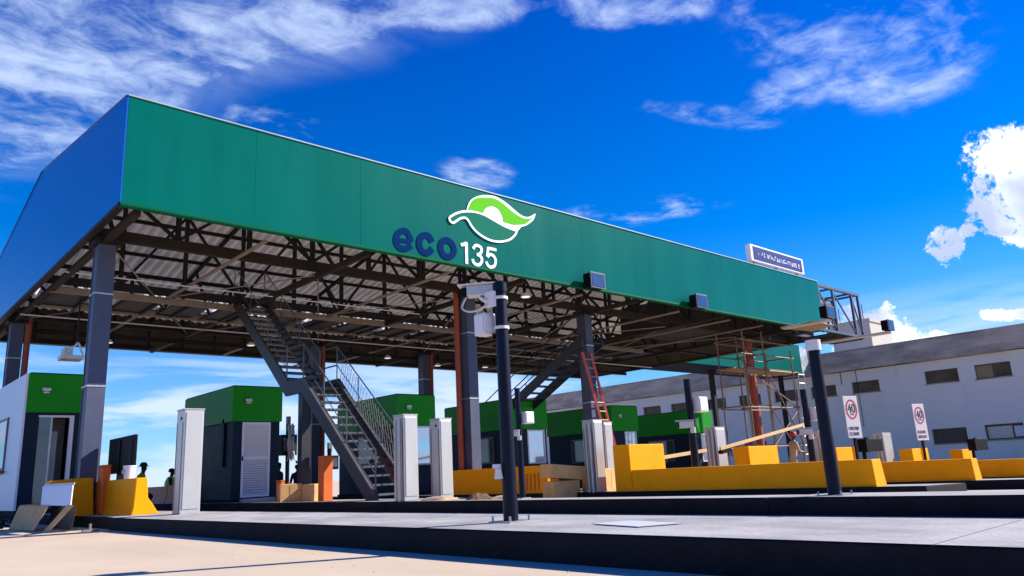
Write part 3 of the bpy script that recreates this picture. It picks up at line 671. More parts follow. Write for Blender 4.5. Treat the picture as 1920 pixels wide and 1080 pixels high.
def treads(a, b, n, sub=False):
    for k in range(n):
        u = (k+.5)/n; y = a[0]+(b[0]-a[0])*u; z = a[1]+(b[1]-a[1])*u
        MB().box(XL+.032, y-.15, z-.02, XR-.032, y+.12, z+.022).build('tread', 'railg' if n == 14 else 'steeld2', st_)  # lower treads lighter, upper darker: sunlit and shaded tones put into the steel colour
treads(lb, bot, 14); treads(top, la, 16)
MB().box(XL+.032, lb[0], 2.90, XR-.032, la[0], 2.94).build('landing', 'steeld2', st_)
c = MB().box(8.72, 17.2, zf, 8.96, 17.42, 2.74).build('support_post', 'steeld2', st_)
for x in (XL, XR):
    rl = MB(); H = 1.0
    rl.cyl((x, bot[0]-.15, bot[1]+.05), (x, bot[0]-.15, bot[1]+H), .017, n=8)
    for a, b, nn in ((bot, lb, 3), (la, top, 3)):
        for h in (H, .52): rl.cyl((x, a[0]-(.15 if a is bot else 0), a[1]+h), (x, b[0], b[1]+h),   .017 if h == H else .011, n=8)
        for k in range(1, nn+1):
            u = k/nn; y = a[0]+(b[0]-a[0])*u; z = a[1]+(b[1]-a[1])*u; rl.cyl((x, y, z), (x, y, z+H), .015, n=8)
    for h in (H, .52): rl.cyl((x, lb[0], lb[1]+h), (x, la[0], la[1]+h), .02, n=8)
    rl.cyl((x, la[0], la[1]), (x, la[0], la[1]+H), .02, n=8)
    rl = rl.build('handrail', 'railg', st_, smooth=True)
    if x == XR:
        for a, b in ((bot, lb), (la, top)):
            nn = 26; me_ = MB()
            for k in range(nn):
                for s in (2, -2):
                    if 0 <= k+s <= nn:
                        u, v = k/nn, (k+s)/nn
                        me_.beam((x, a[0]+(b[0]-a[0])*u, a[1]+(b[1]-a[1])*u+.12), (x, a[0]+(b[0]-a[0])*v, a[1]+(b[1]-a[1])*v+H-.03), .006, .006)
            me_.build('mesh_infill', 'railg', rl)
s2 = thing('staircase', (19, 20, zi(19)), 'dark steel staircase seen from below behind the widest booth', 'staircase')
a, b = (16.6, 4.75), (24.4, .8)
for x in (18.45, 19.45): MB().prism([(a[0], a[1]+.17), (a[0], a[1]-.2), (b[0], b[1]-.2), (b[0], b[1]+.17)], 'x', x-.03, x+.03).build('stringer', 'steeld2', s2)
for k in range(20):
    u = (k+.5)/20; y = a[0]+(b[0]-a[0])*u; z = a[1]+(b[1]-a[1])*u
    MB().box(18.49, y-.16, z-.02, 19.41, y+.13, z+.02).build('tread', 'steeld2', s2)
for x in (18.45, 19.45):
    rl = MB()
    for h in (1., .5): rl.cyl((x, a[0], a[1]+h), (x, b[0], b[1]+h), .02, n=6)
    for k in range(5): u = k/4; rl.cyl((x, a[0]+(b[0]-a[0])*u, a[1]+(b[1]-a[1])*u), (x, a[0]+(b[0]-a[0])*u, a[1]+(b[1]-a[1])*u+1), .018, n=6)
    rl.build('handrail', 'steeld2', s2)

# ================================================================== POLES, CAMERAS
def pole(x, y, r, zt, label, cap='navy'):
    z = zi(x); t = thing('camera_pole', (x, y, z), label, 'pole', 'dark poles on the islands')
    MB().cyl((x, y, z+.012), (x, y, zt), r, r*.86, n=28).build('shaft', 'navypole', t, smooth=True)
    MB().box(x-r*2.1, y-r*2.1, z+.001, x+r*2.1, y+r*2.1, z+.014).build('base_plate', 'grey', t)
    for sx in (-1, 1):
        for sy in (-1, 1): MB().cyl((x+sx*r*1.7, y+sy*r*1.7, z+.014), (x+sx*r*1.7, y+sy*r*1.7, z+.055), .010, n=6).build('bolt', 'grey', t)
    if cap == 'white': MB().cyl((x, y, zt-.09), (x, y, zt+.03), r*1.12, n=28).build('cap', 'white', t, smooth=True)
    else: MB().lathe((x, y, zt-.08), [(r*1.02, 0), (r*1.02, .08), (r*.7, .1)], 28).build('cap', 'navypole', t, smooth=True)
    return t
p1 = pole(4.3, 4.80, .062, 2.21, 'near navy pole carrying the white traffic camera')
for z in (2.065, 1.80):
    MB().lathe((4.3, 4.8, z), [(.0665, 0), (.0665, .025)], 28).build('strap', 'white', p1)
pole(8.4, 4.0, .075, 1.86, 'leaning looking navy pole with white cap right of the long yellow barrier', 'white')
# near camera
ct = thing('traffic_camera', (4.2, 4.85, 2.16), 'white traffic camera with sun hood strapped to the near navy pole', 'camera', rz=0)
def loc_(p): return p
ax = V((-.62, .72, 0)).normalized(); pr_ = V((ax.y, -ax.x, 0))      # camera axis, looks away to the left rear
def ob(mb, c, l, w, h, taper=1.):
    c = V(c); a = ax*l/2; b = pr_*w/2; u = V((0, 0, h/2))
    vs = [c-a-b-u, c+a-b*taper-u*taper, c+a+b*taper-u*taper, c-a+b-u, c-a-b+u, c+a-b*taper+u*taper, c+a+b*taper+u*taper, c-a+b+u]
    return mb.add(vs, [(3, 2, 1, 0), (4, 5, 6, 7), (0, 1, 5, 4), (1, 2, 6, 5), (2, 3, 7, 6), (3, 0, 4, 7)])
cc_ = V((4.215, 4.955, 2.165))
ob(MB(), cc_, .25, .105, .10).build('body', 'cab', ct, bevel=.01)
ob(MB(), cc_+ax*.035+V((0, 0, .058)), .34, .135, .012).build('sun_hood', 'white', ct, bevel=.004)
ob(MB(), cc_-ax*.128, .014, .075, .075).build('rear_plate', 'white', ct)
mb = MB()
for k in (-1, 0, 1): ob(mb, cc_-ax*.137+pr_*k*.021, .006, .010, .05)
mb.build('connector', 'black', ct)
ob(MB(), cc_+ax*.15+V((0, 0, -.008)), .05, .085, .085).build('lens_hood', 'black', ct)
MB().box(4.20, 4.79, 2.00, 4.245, 4.90, 2.14).build('bracket', 'white', ct, bevel=.006)
mb = MB(); mb.beam((4.2, 4.86, 2.05), cc_-V((0, 0, .06)), .05, .03); mb.build('arm', 'white', ct)
cp = spline([tuple(x) for x in [(4.21, 4.85, 2.03), (4.17, 4.95, 1.99), (4.12, 5.03, 1.985), (4.09, 5.08, 2.03), (4.12, 5.05, 2.12)]], 5)
mb = MB()
for p, q in zip(cp, cp[1:]): mb.cyl(p, q, .011, n=6, cap=False)
mb.build('cable', 'cab', ct, smooth=True)
bx = thing('junction_box', (4.2, 4.95, 1.86), 'white junction box strapped below the traffic camera on near pole', 'junction box')
MB().box(4.17, 4.875, 1.765, 4.30, 5.02, 1.955).build('housing', 'white', bx, bevel=.008)
MB().box(4.162, 4.89, 1.78, 4.169, 5.005, 1.94).build('door', 'lav', bx, bevel=.003)
MB().box(4.19, 4.868, 1.785, 4.285, 4.874, 1.935).build('cover', 'lav', bx)
MB().cyl((4.27, 4.87, 1.72), (4.27, 4.87, 1.77), .018, n=10).build('cable_gland', 'black', bx)
def mast(x, y, zt, zb_, label, boxlab, camlab, s=1.):
    t = thing('camera_pole', (x, y, zi(x)), label, 'pole', 'dark poles on the islands')
    MB().cyl((x, y, zi(x)), (x, y, zt), .085*s, .075*s, n=16).build('shaft', 'navypole', t, smooth=True)
    MB().box(x-.16*s, y-.16*s, zi(x)+.001, x+.16*s, y+.16*s, zi(x)+.02).build('base_plate', 'grey', t)
    b = thing('junction_box', (x+.2, y-.1, zb_), boxlab, 'junction box')
    MB().box(x+.09*s, y-.2*s, zb_-.16*s, x+.40*s, y+.02*s, zb_+.16*s).build('housing', 'white', b, bevel=.01); MB().box(x+.11*s, y-.212*s, zb_-.13*s, x+.38*s, y-.202*s, zb_+.13*s).build('door', 'lav', b)
    c = thing('traffic_camera', (x-.1, y, zb_-.55*s), camlab, 'camera')
    q = V((x-.16*s, y-.1*s, zb_-.42*s))
    ob(MB(), q+ax*.10*s, .30*s, .13*s, .14*s).build('body', 'cab', c, bevel=.01); ob(MB(), q+ax*.13*s+V((0, 0, .085*s)), .38*s, .15*s, .018).build('sun_hood', 'cab', c); ob(MB(), q+ax*.26*s, .04*s, .10*s, .10*s).build('lens_hood', 'black', c)
    MB().cyl((x, y, zb_-.5*s), q+V((0, 0, -.06*s)), .025*s, n=8).build('arm', 'cab', c); MB().cyl(q+V((.02, -.02, -.18*s)), q+V((.02, -.02, -.06*s)), .06*s, n=12).build('flash_unit', 'cab', c)
mast(13.75, 9.45, 2.33, 1.78, 'dark mast rising behind the tall yellow block', 'white junction box on the mast behind the yellow block', 'white camera on the mast behind the yellow block')
mast(18.6, 9.3, 2.25, 1.62, 'dark mast between the scaffold and the white capped pole', 'white junction box on the mast right of the scaffold', 'beige camera on the mast right of the scaffold', 1.05)
mast(8.72, 9.42, 1.96, 1.46, 'dark mast just behind the near camera pole', 'small white junction box just behind the near pole', 'small white camera peeking out left of the near pole', .62)
bx3 = thing('card_reader', (4.22, 4.9, .75), 'small white reader hood on the left of the near pole', 'reader')
MB().box(4.195, 4.80, .54, 4.24, 4.87, .625, top=(.0, 0, .02, .02)).build('housing', 'white', bx3, bevel=.006); MB().box(4.175, 4.81, .626, 4.225, 4.86, .66).build('hood', 'white', bx3)
# payment posts between the booths
def reader(x, y, h, label):
    z = zi(x); t = thing('reader_post', (x, y, z), label, 'reader post', 'black reader posts on the second island')
    MB().cyl((x, y, z), (x, y, z+h*.93), .05, n=12).build('post', 'black', t, smooth=True)
    MB().box(x-.04, y-.03, z+h*.86, x+.06, y+.05, z+h+.05).build('lamp_head', 'lampgrey', t, bevel=.012)
    MB().box(x-.2, y-.1, z+h*.55, x+.2, y+.1, z+h*.80).build('terminal', 'black', t, bevel=.01); MB().box(x-.16, y-.108, z+h*.60, x+.16, y-.101, z+h*.76).build('screen', 'dglass', t)
    return t
reader(8.6, 17.7, 2.0, 'taller black reader post draped with a cloth by the louvred door')
reader(9.3, 16.9, 1.32, 'shorter black reader post behind the stair foot')
cl_ = MB(); pts = []
for i in range(7):
    for k in range(8):
        pts.append((8.52+.035*i, 17.54+.03*math.sin(k*1.9+i)+.012*i, 1.98-.12*k+.05*math.sin(i*2.1+k*.6)))
cl_.add(pts, [(i*8+k, i*8+k+1, (i+1)*8+k+1, (i+1)*8+k) for i in range(6) for k in range(7)])
o = cl_.build('cloth', 'sack2', None, smooth=True); sm = o.modifiers.new('solid', 'SOLIDIFY'); sm.thickness = .008
tag(o, 'pale rag hanging over the taller black reader post', 'cloth')
# dark board and the orange things at left
t = thing('display_board', (4.15, 15.3, zi(4)), 'dark display board standing behind the curved yellow barrier', 'display')
MB().box(4.28, 14.95, .93, 4.34, 16.55, 1.60).build('panel', 'black', t, bevel=.012); MB().box(4.25, 15.72, .19, 4.37, 15.80, 1.55).build('post', 'black', t); MB().box(4.272, 15.03, .98, 4.279, 15.7, 1.55).build('screen', 'black', t)
t = thing('plastic_crate', (3.95, 15.6, zi(4)), 'red orange plastic bin between the two left yellow barriers', 'bin')
MB().box(4.05, 15.95, .20, 4.17, 16.2, 1.06, top=(-.02, -.02, -.02, -.02)).build('body', 'orange', t, bevel=.02); MB().box(4.03, 15.92, 1.06, 4.19, 16.23, 1.10).build('rim', 'orange', t, bevel=.012)
t = thing('paint_bucket', (4.17, 15.0, .815), 'pale bucket with a label standing on the curved yellow barrier', 'bucket')
MB().lathe((4.22, 14.9, .812), [(.085, 0), (.105, .20), (.112, .205), (.112, .225), (.10, .228)], 20).build('body', 'lav', t, smooth=True); MB().box(4.105, 14.86, .90, 4.112, 14.94, .97).build('sticker', 'grey', t)
for k, (x, y, lab, h, dx) in enumerate([(8.75, 16.25, 'orange post beside the stair support', 1.0, .22), (8.62, 18.15, 'low orange post below the black reader post', .5, .2)]):
    t = thing('guard_post', (x, y, zi(x)), lab, 'guard post'); MB().box(x-.02, y-.12, zi(x), x+dx, y+.14, zi(x)+h).build('body', 'orange', t, bevel=.012); MB().box(x-.03, y-.13, zi(x)+h+.001, x+dx+.01, y+.15, zi(x)+h+.02).build('cap', 'orange', t)
# overhead camera hanging at left
t = thing('overhead_camera', (4.6, 22, 4.3), 'white framed camera unit hanging from the canopy above the far left booth', 'camera')
MB().box(4.40, 21.9, 4.0, 4.9, 22.4, 4.10).build('tray', 'white', t); MB().box(4.45, 21.95, 4.1, 4.65, 22.35, 4.3).build('body', 'cab', t, bevel=.01)
mb = MB().beam((4.38, 21.9, 4.05), (4.75, 21.9, 4.42), .04, .04).beam((4.9, 21.9, 4.05), (4.75, 21.9, 4.42), .04, .04).beam((4.75, 21.9, 4.42), (4.75, 22.12, 4.42), .04, .04)
mb.build('hanger', 'white', t); MB().cyl((4.75, 22.1, 4.4), (4.75, 22.1, 5.7), .02, n=8).build('drop_rod', 'steeld', t)

# ================================================================== SIGNS
def speed_sign(x, y, label, rot):
    z = zi(x)+1.0
    t = thing('speed_sign', (x, y, z), label, 'road sign', 'white 40 speed signs', rz=rot)
    def bl(mb, name, m, **k): # local build
        o = mb.build(name, m, None, **k); o.parent = t; return o
    w, zb, zt = .30, .30, 1.62
    bl(MB().box(-w, -.012, zb, w, .012, zt), 'plate', 'white', bevel=.004)
    bl(MB().box(-.04, .014, -1.0, .04, .075, zt-.2), 'post', 'black')
    zc_ = zt-.42; rg = MB()
    ribbon(rg, [V((.215*math.cos(a), zc_+.31*math.sin(a)*.93)) for a in [2*math.pi*i/40 for i in range(40)]], .05, -.018, -.0125, True)
    bl(rg, 'ring', 'signred')
    tx = MB()
    ribbon(tx, [V((-.035, zc_+.17)), V((-.145, zc_-.01)), V((.0, zc_-.01))], .042, -.018, -.0125); ribbon(tx, [V((-.045, zc_+.09)), V((-.045, zc_-.11))], .042, -.0185, -.0125)
    ribbon(tx, [V((.085+.058*math.cos(a), zc_+.03+.125*math.sin(a))) for a in [2*math.pi*i/18 for i in range(18)]], .04, -.018, -.0125, True)
    for i, xx in enumerate((-.06, -.02, .02, .055)): ribbon(tx, [V((xx, zc_-.135)), V((xx+.018, zc_-.175-.01*(i % 2)))], .016, -.018, -.0125)
    bl(tx, 'numeral', 'signblk')
    lt = MB(); q = random.Random(5+int(x))
    for row in (zb+.30, zb+.13):
        xx = -.23
        while xx < .21:
            h = .085; k = q.randint(0, 3)
            ribbon(lt, [V((xx, row-h/2)), V((xx, row+h/2))], .016, -.017, -.0125)
            if k != 1: ribbon(lt, [V((xx, row+h/2)), V((xx+.035, row+h/2))], .014, -.0172, -.0125)
            if k >= 1: ribbon(lt, [V((xx+.036, row-h/2)), V((xx+.036, row+h/2))], .014, -.0174, -.0125)
            if k != 2: ribbon(lt, [V((xx, row-h/2)), V((xx+.035, row-h/2))], .014, -.0176, -.0125)
            xx += .063
    bl(lt, 'lettering', 'signblk')
speed_sign(24.35, 10.66, 'white 40 speed sign on yellow block, the left and larger one', math.radians(-18))
speed_sign(29.95, 10.66, 'white 40 speed sign on yellow block, the right and smaller one', math.radians(-18))
def dispbox(x, y, z, w, h, label):
    t = thing('lane_display', (x, y, zi(x)), label, 'display', 'black lane displays above yellow barriers')
    MB().box(x, y, z, x+w, y+.25, z+h).build('housing', 'black', t, bevel=.02); MB().box(x-.06, y-.06, z-.02, x+.16, y-.004, z+h+.04).build('visor', 'black', t)
    MB().cyl((x+.1, y+.12, zi(x)), (x+.1, y+.12, z), .06, n=10).build('post', 'black', t); MB().box(x+.2, y-.008, z+.05, x+w-.05, y-.001, z+h-.05).build('screen', 'black', t)
dispbox(23.1, 9.85, .62, 1.2, .38, 'black lane display right of the larger speed sign')
dispbox(33.2, 10.0, .46, 1.6, .44, 'black lane display below the building windows at right')

# ================================================================== LADDER, SCAFFOLD
t = thing('ladder', (19.3, 16.6, zi(19)), 'red ladder leaning on the column right of the stairs', 'ladder')
A0, A1, B0, B1 = V((19.35, 16.3, zi(19))), V((19.75, 16.35, zi(19))), V((18.42, 16.62, 4.3)), V((18.84, 16.64, 4.3))
for a, b in ((A0, B0), (A1, B1)): MB().beam(a, b, .045, .09).build('rail', 'redlad', t)
for k in range(15):
    u = (k+.6)/15.4; MB().cyl(A0.lerp(B0, u), A1.lerp(B1, u), .022, n=8).build('rung', 'strut' if k > 10 else 'redlad', t)
t = thing('scaffold_tower', (28.2, 15.6, zi(28)), 'rusty tube scaffold tower with plank deck around the red column', 'scaffold')
zb = zi(28); xs = (26.1, 29.75); ys = (15.2, 16.35)
mid = 27.9
for x in (26.1, 27.55, 29.75):
    for y in ys: MB().cyl((x, y, zb), (x, y, 5.5 if x < 29 else 4.9), .032, n=8).build('standard', 'rust', t, smooth=True)
led = MB()
for z in (1.0, 2.5, 3.95, 4.55, 5.1):
    for y in ys: led.cyl((25.9, y, z), (29.95, y, z+.02), .028, n=8)
    for x in (26.1, 27.55, 29.75): led.cyl((x, ys[0]-.1, z+.06), (x, ys[1]+.1, z+.06), .028, n=8)
led.build('ledger', 'rust', t, smooth=True)
br = MB(); br.cyl((26.1, 15.15, .2), (29.7, 15.15, 2.45), .024, n=8).cyl((29.7, 15.12, .2), (27.5, 15.12, 2.5), .024, n=8).cyl((26.1, 15.15, 3.9), (29.7, 15.15, 2.55), .024, n=8).cyl((27.55, 15.1, 3.9), (29.7, 15.1, 1.), .024, n=8)
br.build('brace', 'rust', t, smooth=True)
for k in range(4): MB().box(25.85-.1*(k % 2), 15.22+k*.27, 3.99, 30.3+.12*(k % 3), 15.46+k*.27, 4.04).build('plank', 'wood2', t)
lad = MB().cyl((29.5, 15.05, zb), (29.9, 15.05, 4.0), .025, n=6).cyl((30.0, 15.05, zb), (30.4, 15.05, 4.0), .025, n=6)
for k in range(12): u = (k+.7)/12; lad.cyl((29.5+.4*u, 15.05, zb+(4-zb)*u), (30.0+.4*u, 15.05, zb+(4-zb)*u), .02, n=6)
lad.build('ladder', 'cab', t)
bk = thing('bucket', (27.2, 15.8, 4.04), 'rusty red bucket on the scaffold deck', 'bucket'); MB().lathe((27.2, 15.7, 4.045), [(.15, 0), (.2, .36), (.21, .36), (.17, .33)], 14).build('body', 'red', bk, smooth=True); MB().lathe((27.2, 15.7, 4.39), [(.212, 0), (.212, .02)], 14).build('rim', 'rust', bk)
t = thing('vent_duct', (29.95, 17.2, zi(29)), 'pale square duct standing behind the red column at scaffold', 'duct')
MB().box(29.75, 17.1, zi(29), 30.1, 17.45, 4.9).build('shaft', 'tower', t, bevel=.01)
MB().box(29.70, 17.05, 4.9, 30.15, 17.5, 5.05).build('cap', 'white', t)

# ================================================================== CARDBOARD, SACKS, TIMBER, PAPER
def cbox(cx, cy, z, l, w, h, rz, ry, label, open_=False):
    t = thing('cardboard_box', (cx, cy, z), label, 'box', 'cardboard boxes by the third island')
    t.rotation_euler = (0, ry, rz)
    o = MB().box(-l/2, -w/2, 0, l/2, w/2, h).build('carton', 'card', None, bevel=.012); o.parent = t
    o = MB().box(-l/2+.01, -.03, h+.001, l/2-.01, .03, h+.004).build('tape', 'wood', None); o.parent = t
    o = MB().box(-.02, -w/2-.006, h*.1, .3*l, -w/2-.001, h*.9).build('flap', 'card', None); o.parent = t
cbox(12.95, 12.55, .36, 1.0, .5, .30, -.25, .10, 'tilted cardboard box stacked left of the white cabinet')
cbox(12.9, 12.6, zg(13), .75, .45, .47, -.2, 0, 'dark cardboard box at the bottom of the stack left of the white cabinet')
cbox(14.0, 12.3, zi(14), .9, .55, .52, .1, .06, 'cardboard box between the white cabinet and the yellow block')
cbox(8.95, 16.95, zi(9), .45, .5, .40, .2, 0, 'cardboard box left of the stair support post')
cbox(8.5, 17.35, zi(8.5), .5, .4, .42, -.3, 0, 'open cardboard box below the black reader post')
# folded panel and cardboard at the far left
def sheet(name, quad, th, m, parent):
    q = [V(p) for p in quad]; nrm = (q[1]-q[0]).cross(q[3]-q[0]).normalized()*th
    return MB().add([*q, *[p+nrm for p in q]], [(0, 1, 2, 3), (7, 6, 5, 4), (0, 4, 5, 1), (1, 5, 6, 2), (2, 6, 7, 3), (3, 7, 4, 0)]).build(name, m, parent, bevel=.004)
t = thing('metal_panel', (3.4, 15.3, .1), 'bluish white metal lid leaning on the cardboard at far left', 'panel')
sheet('sheet', [(3.15, 16.2, .42), (3.18, 14.2, .41), (3.28, 14.6, .74), (3.25, 16.7, .76)], .02, 'lav', t); sheet('edge', [(3.26, 16.68, .762), (3.29, 14.6, .745), (3.30, 14.6, .78), (3.27, 16.68, .795)], .015, 'white', t)
t = thing('cardboard_sheet', (3.1, 15.8, 0), 'torn cardboard carton lying open on the road at far left', 'cardboard')
sheet('flap', [(2.85, 17.2, .01), (2.95, 15.6, .012), (3.12, 15.5, .41), (3.05, 17.6, .42)], .012, 'card', t); sheet('flap', [(2.98, 15.0, .012), (3.0, 14.7, .012), (3.16, 13.95, .42), (3.15, 14.3, .43)], .012, 'card', t)
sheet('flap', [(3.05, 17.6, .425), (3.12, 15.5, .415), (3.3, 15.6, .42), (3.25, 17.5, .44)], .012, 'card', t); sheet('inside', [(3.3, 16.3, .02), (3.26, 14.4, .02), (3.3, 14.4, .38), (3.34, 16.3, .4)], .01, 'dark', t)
t = thing('cable_coil', (3.0, 17, 0), 'dark tangled cables on the road at the left edge', 'cables')
mb = MB(); q = random.Random(2)
for k in range(5):
    cp = spline([(2.75+q.uniform(-.15, .2), 17.4+i*.35+q.uniform(-.2, .2), .04+q.uniform(0, .16)) for i in range(6)], 4)
    for a, b in zip(cp, cp[1:]): mb.cyl(a, b, .022, n=6, cap=False)
mb.build('cable', 'black', t, smooth=True)
t = thing('sign_foot', (3.42, 13.95, 0), 'small pale metal foot on the road beside the island corner', 'metal foot'); MB().box(3.3, 13.9, 0.002, 3.54, 13.97, .03).build('plate', 'strut', t, bevel=.004); MB().box(3.4, 13.91, .03, 3.43, 13.96, .12).build('stem', 'strut', t)
# sacks
def sack(cx, cy, l, w, h, rz, label, m='sack'):
    t = thing('cement_sack', (cx, cy, zi(cx)+.005), label, 'sack', 'crumpled sacks beside the near pole', rz=rz)
    mb = MB(); nx, ny = 14, 9; q = random.Random(int(cx*100)); vs = []
    for i in range(nx+1):
        for k in range(ny+1):
            u = i/nx*2-1; v = k/ny*2-1
            vs.append((u*l/2*(1+.05*q.uniform(-1, 1)), v*w/2*(1+.08*q.uniform(-1, 1)), h*max(0, (1-u**4))*max(0, 1-v**4)*(.7+.5*q.random())))
    mb.add(vs, [(i*(ny+1)+k, (i+1)*(ny+1)+k, (i+1)*(ny+1)+k+1, i*(ny+1)+k+1) for i in range(nx) for k in range(ny)])
    o = mb.build('bag', m, None, smooth=True); o.parent = t; sd = o.modifiers.new('sub', 'SUBSURF'); sd.levels = 1; sd.render_levels = 1
    o2 = MB().box(l/2-.04, -w*.3, .012, l/2+.05, w*.3, .03).build('fold', m, None, bevel=.006); o2.parent = t
sack(8.42, 11.3, .5, .62, .07, .2, 'flat tan sack lying beside the cabinet with cable pipes')
sack(8.55, 10.35, .4, .5, .10, -.5, 'dark brown crumpled sack behind the near pole', 'card2')
sack(8.62, 9.8, .38, .42, .06, .7, 'small tan sack end just left of the near pole')
p = MB().add([(4.21, 3.83, .199), (4.07, 3.30, .199), (4.38, 3.16, .199), (4.46, 3.69, .199), (4.21, 3.83, .203), (4.07, 3.30, .203), (4.38, 3.16, .203), (4.46, 3.69, .206)], [(3, 2, 1, 0), (4, 5, 6, 7), (0, 1, 5, 4), (1, 2, 6, 5), (2, 3, 7, 6), (3, 0, 4, 7)]).build('paper_sheet', 'paper')
tag(p, 'white paper sheet lying on the nearest concrete island', 'paper')
def boom(a, b, label):
    t = thing('boom_arm', a, label, 'boom', 'pale boom arms across the lanes'); a = V(a); b = V(b)
    MB().beam(a, b, .05, .085).build('arm', 'wood', t, bevel=.006)
    MB().beam(a-(b-a).normalized()*.0+V((0, 0, -.09)), a+(b-a).normalized()*.45+V((0, 0, -.09)), .12, .09).build('pivot', 'black', t)
boom((14.75, 11.3, .70), (16.9, 11.25, .86), 'pale boom arm just behind the tall yellow block')
boom((17.15, 11.0, .88), (21.9, 11.0, 1.52), 'long raised boom arm crossing in front of the scaffold')

# ================================================================== PEOPLE
def person(x, y, rz, label, top, legs, skin, hat=None, vest=None, h=1.72, arms='down', lean=0., crouch=0.):
    t = thing('person', (x, y, zg(x)), label, 'person', None, rz)
    k = h/1.72
    P = {'pel': (0, 0, .93), 'sp': (0, -.01-lean*.3, 1.12), 'ch': (0, -.0-lean*.7, 1.34), 'nk': (0, -.01-lean, 1.48), 'hd0': (0, -.035-lean, 1.54), 'hd': (0, -.03-lean, 1.63), 'hd2': (0, -.015-lean, 1.69),
         'nose': (0, -.125-lean, 1.605), 'earl': (-.082, -.02-lean, 1.61), 'earr': (.082, -.02-lean, 1.61)}
    E = [('pel', 'sp'), ('sp', 'ch'), ('ch', 'nk'), ('nk', 'hd0'), ('hd0', 'hd'), ('hd', 'hd2'), ('hd', 'nose'), ('hd', 'earl'), ('hd', 'earr')]
    Rd = {'pel': (.16, .11), 'sp': (.145, .10), 'ch': (.165, .115), 'nk': (.055, .055), 'hd0': (.065, .075), 'hd': (.078, .095), 'hd2': (.06, .075), 'nose': (.014, .014), 'earl': (.018, .025), 'earr': (.018, .025)}
    for s, n in ((-1, 'l'), (1, 'r')):
        P['hip'+n] = (.09*s, 0, .88); P['kn'+n] = (.10*s, -.02, .49); P['an'+n] = (.10*s, .02, .09); P['toe'+n] = (.11*s, -.14, .04)
        P['sh'+n] = (.17*s, -lean*.85, 1.40)
        if arms == 'down': P['el'+n] = (.23*s, .02-lean*.6, 1.13); P['wr'+n] = (.25*s, -.05-lean*.6, .90); dn = V((0, -.02, -1))
        elif arms == 'front': P['el'+n] = (.24*s, -.02-lean, 1.14); P['wr'+n] = (.13*s, -.24-lean, 1.10); dn = V((-.3*s, -.9, .1)).normalized()
        w = V(P['wr'+n]); P['pm'+n] = tuple(w+dn*.07)
        E += [('pel', 'hip'+n), ('hip'+n, 'kn'+n), ('kn'+n, 'an'+n), ('an'+n, 'toe'+n), ('ch', 'sh'+n), ('sh'+n, 'el'+n), ('el'+n, 'wr'+n), ('wr'+n, 'pm'+n)]
        Rd.update({'hip'+n: (.095, .1), 'kn'+n: (.065, .07), 'an'+n: (.05, .055), 'toe'+n: (.045, .035), 'sh'+n: (.07, .07), 'el'+n: (.045, .045), 'wr'+n: (.03, .03), 'pm'+n: (.035, .022)})
        sd = V((1, 0, 0)) if arms == 'down' else V((0, 0, 1))
        for i in range(5):
            off = (i-1.5)*.019 if i < 4 else 0; ln = (.07, .08, .075, .06, .05)[i]
            a = w+dn*(.085 if i < 4 else .04)+(sd*off if i < 4 else V((0, -.03, 0)) if arms == 'down' else V((0, 0, .03)))
            b = a+dn*ln+V((0, -.02, 0) if arms == 'down' else (0, 0, -.02))
            P[f'f{i}{n}'] = tuple(a); P[f'g{i}{n}'] = tuple(b); E += [('pm'+n, f'f{i}{n}'), (f'f{i}{n}', f'g{i}{n}')]; Rd[f'f{i}{n}'] = (.010, .010); Rd[f'g{i}{n}'] = (.008, .008)
    if crouch:
        for a in P:
            q = P[a]
            if a[:2] in ('an', 'to'): continue
            if a[:2] == 'kn': P[a] = (q[0]*1.3, -.05-crouch*.75, q[2]-crouch*.15)
            else: P[a] = (q[0], q[1]+crouch*.25, q[2]-crouch)
    names = list(P); me = bpy.data.meshes.new('body'); me.from_pydata([V(P[a])*k for a in names], [(names.index(a), names.index(b)) for a, b in E], [])
    tmp = bpy.data.objects.new('body', me); COL.objects.link(tmp)
    md = tmp.modifiers.new('s', 'SKIN'); md.branch_smoothing = .4
    for i, a in enumerate(names): me.skin_vertices[0].data[i].radius = [r*k for r in Rd[a]]; me.skin_vertices[0].data[i].use_root = a == 'pel'
    ss = tmp.modifiers.new('u', 'SUBSURF'); ss.levels = 1; ss.render_levels = 1
    dg = bpy.context.evaluated_depsgraph_get(); dg.update(); m2 = bpy.data.meshes.new_from_object(tmp.evaluated_get(dg)); bpy.data.objects.remove(tmp)
    m2.materials.clear()
    for mm in (skin, top, legs, 'black'): m2.materials.append(M[mm])
    for p in m2.polygons:
        c = p.center/k; p.use_smooth = True; c = V((c.x, c.y-crouch*.25, c.z+crouch*min(1, max(0, c.z/.5))))
        p.material_index = 3 if c.z < .10 else (2 if c.z < .95 and abs(c.x) < .2 else (0 if c.z > 1.475 or (c.z < .93 and abs(c.x) > .19) or (arms == 'front' and c.y < -.2-lean) else 1))
    o = bpy.data.objects.new('body', m2); COL.objects.link(o); o.parent = t
    hy = -.02-lean; hz = crouch
    before = set(t.children)
    if hat == 'brim': q = MB().lathe((0, hy*k, 1.66*k), [(.17, -.005), (.17, .004), (.115, .015), (.105, .07), (.07, .115), (.02, .128)], 20).build('hat', 'helmet', None, smooth=True); q.parent = t
    elif hat == 'cap': q = MB().lathe((0, hy*k, 1.645*k), [(.108, -.03), (.11, .03), (.08, .085), (.03, .105)], 18).box(-.07, hy*k-.18, 1.645*k-.01, .07, hy*k-.09, 1.645*k+.01).build('hat', 'redhat', None, smooth=True); q.parent = t
    elif hat == 'hair': q = MB().lathe((0, (hy+.01)*k, 1.63*k), [(.098, -.02), (.105, .03), (.085, .085), (.03, .108)], 18).build('hair', 'black', None, smooth=True); q.parent = t
    elif hat == 'bun':
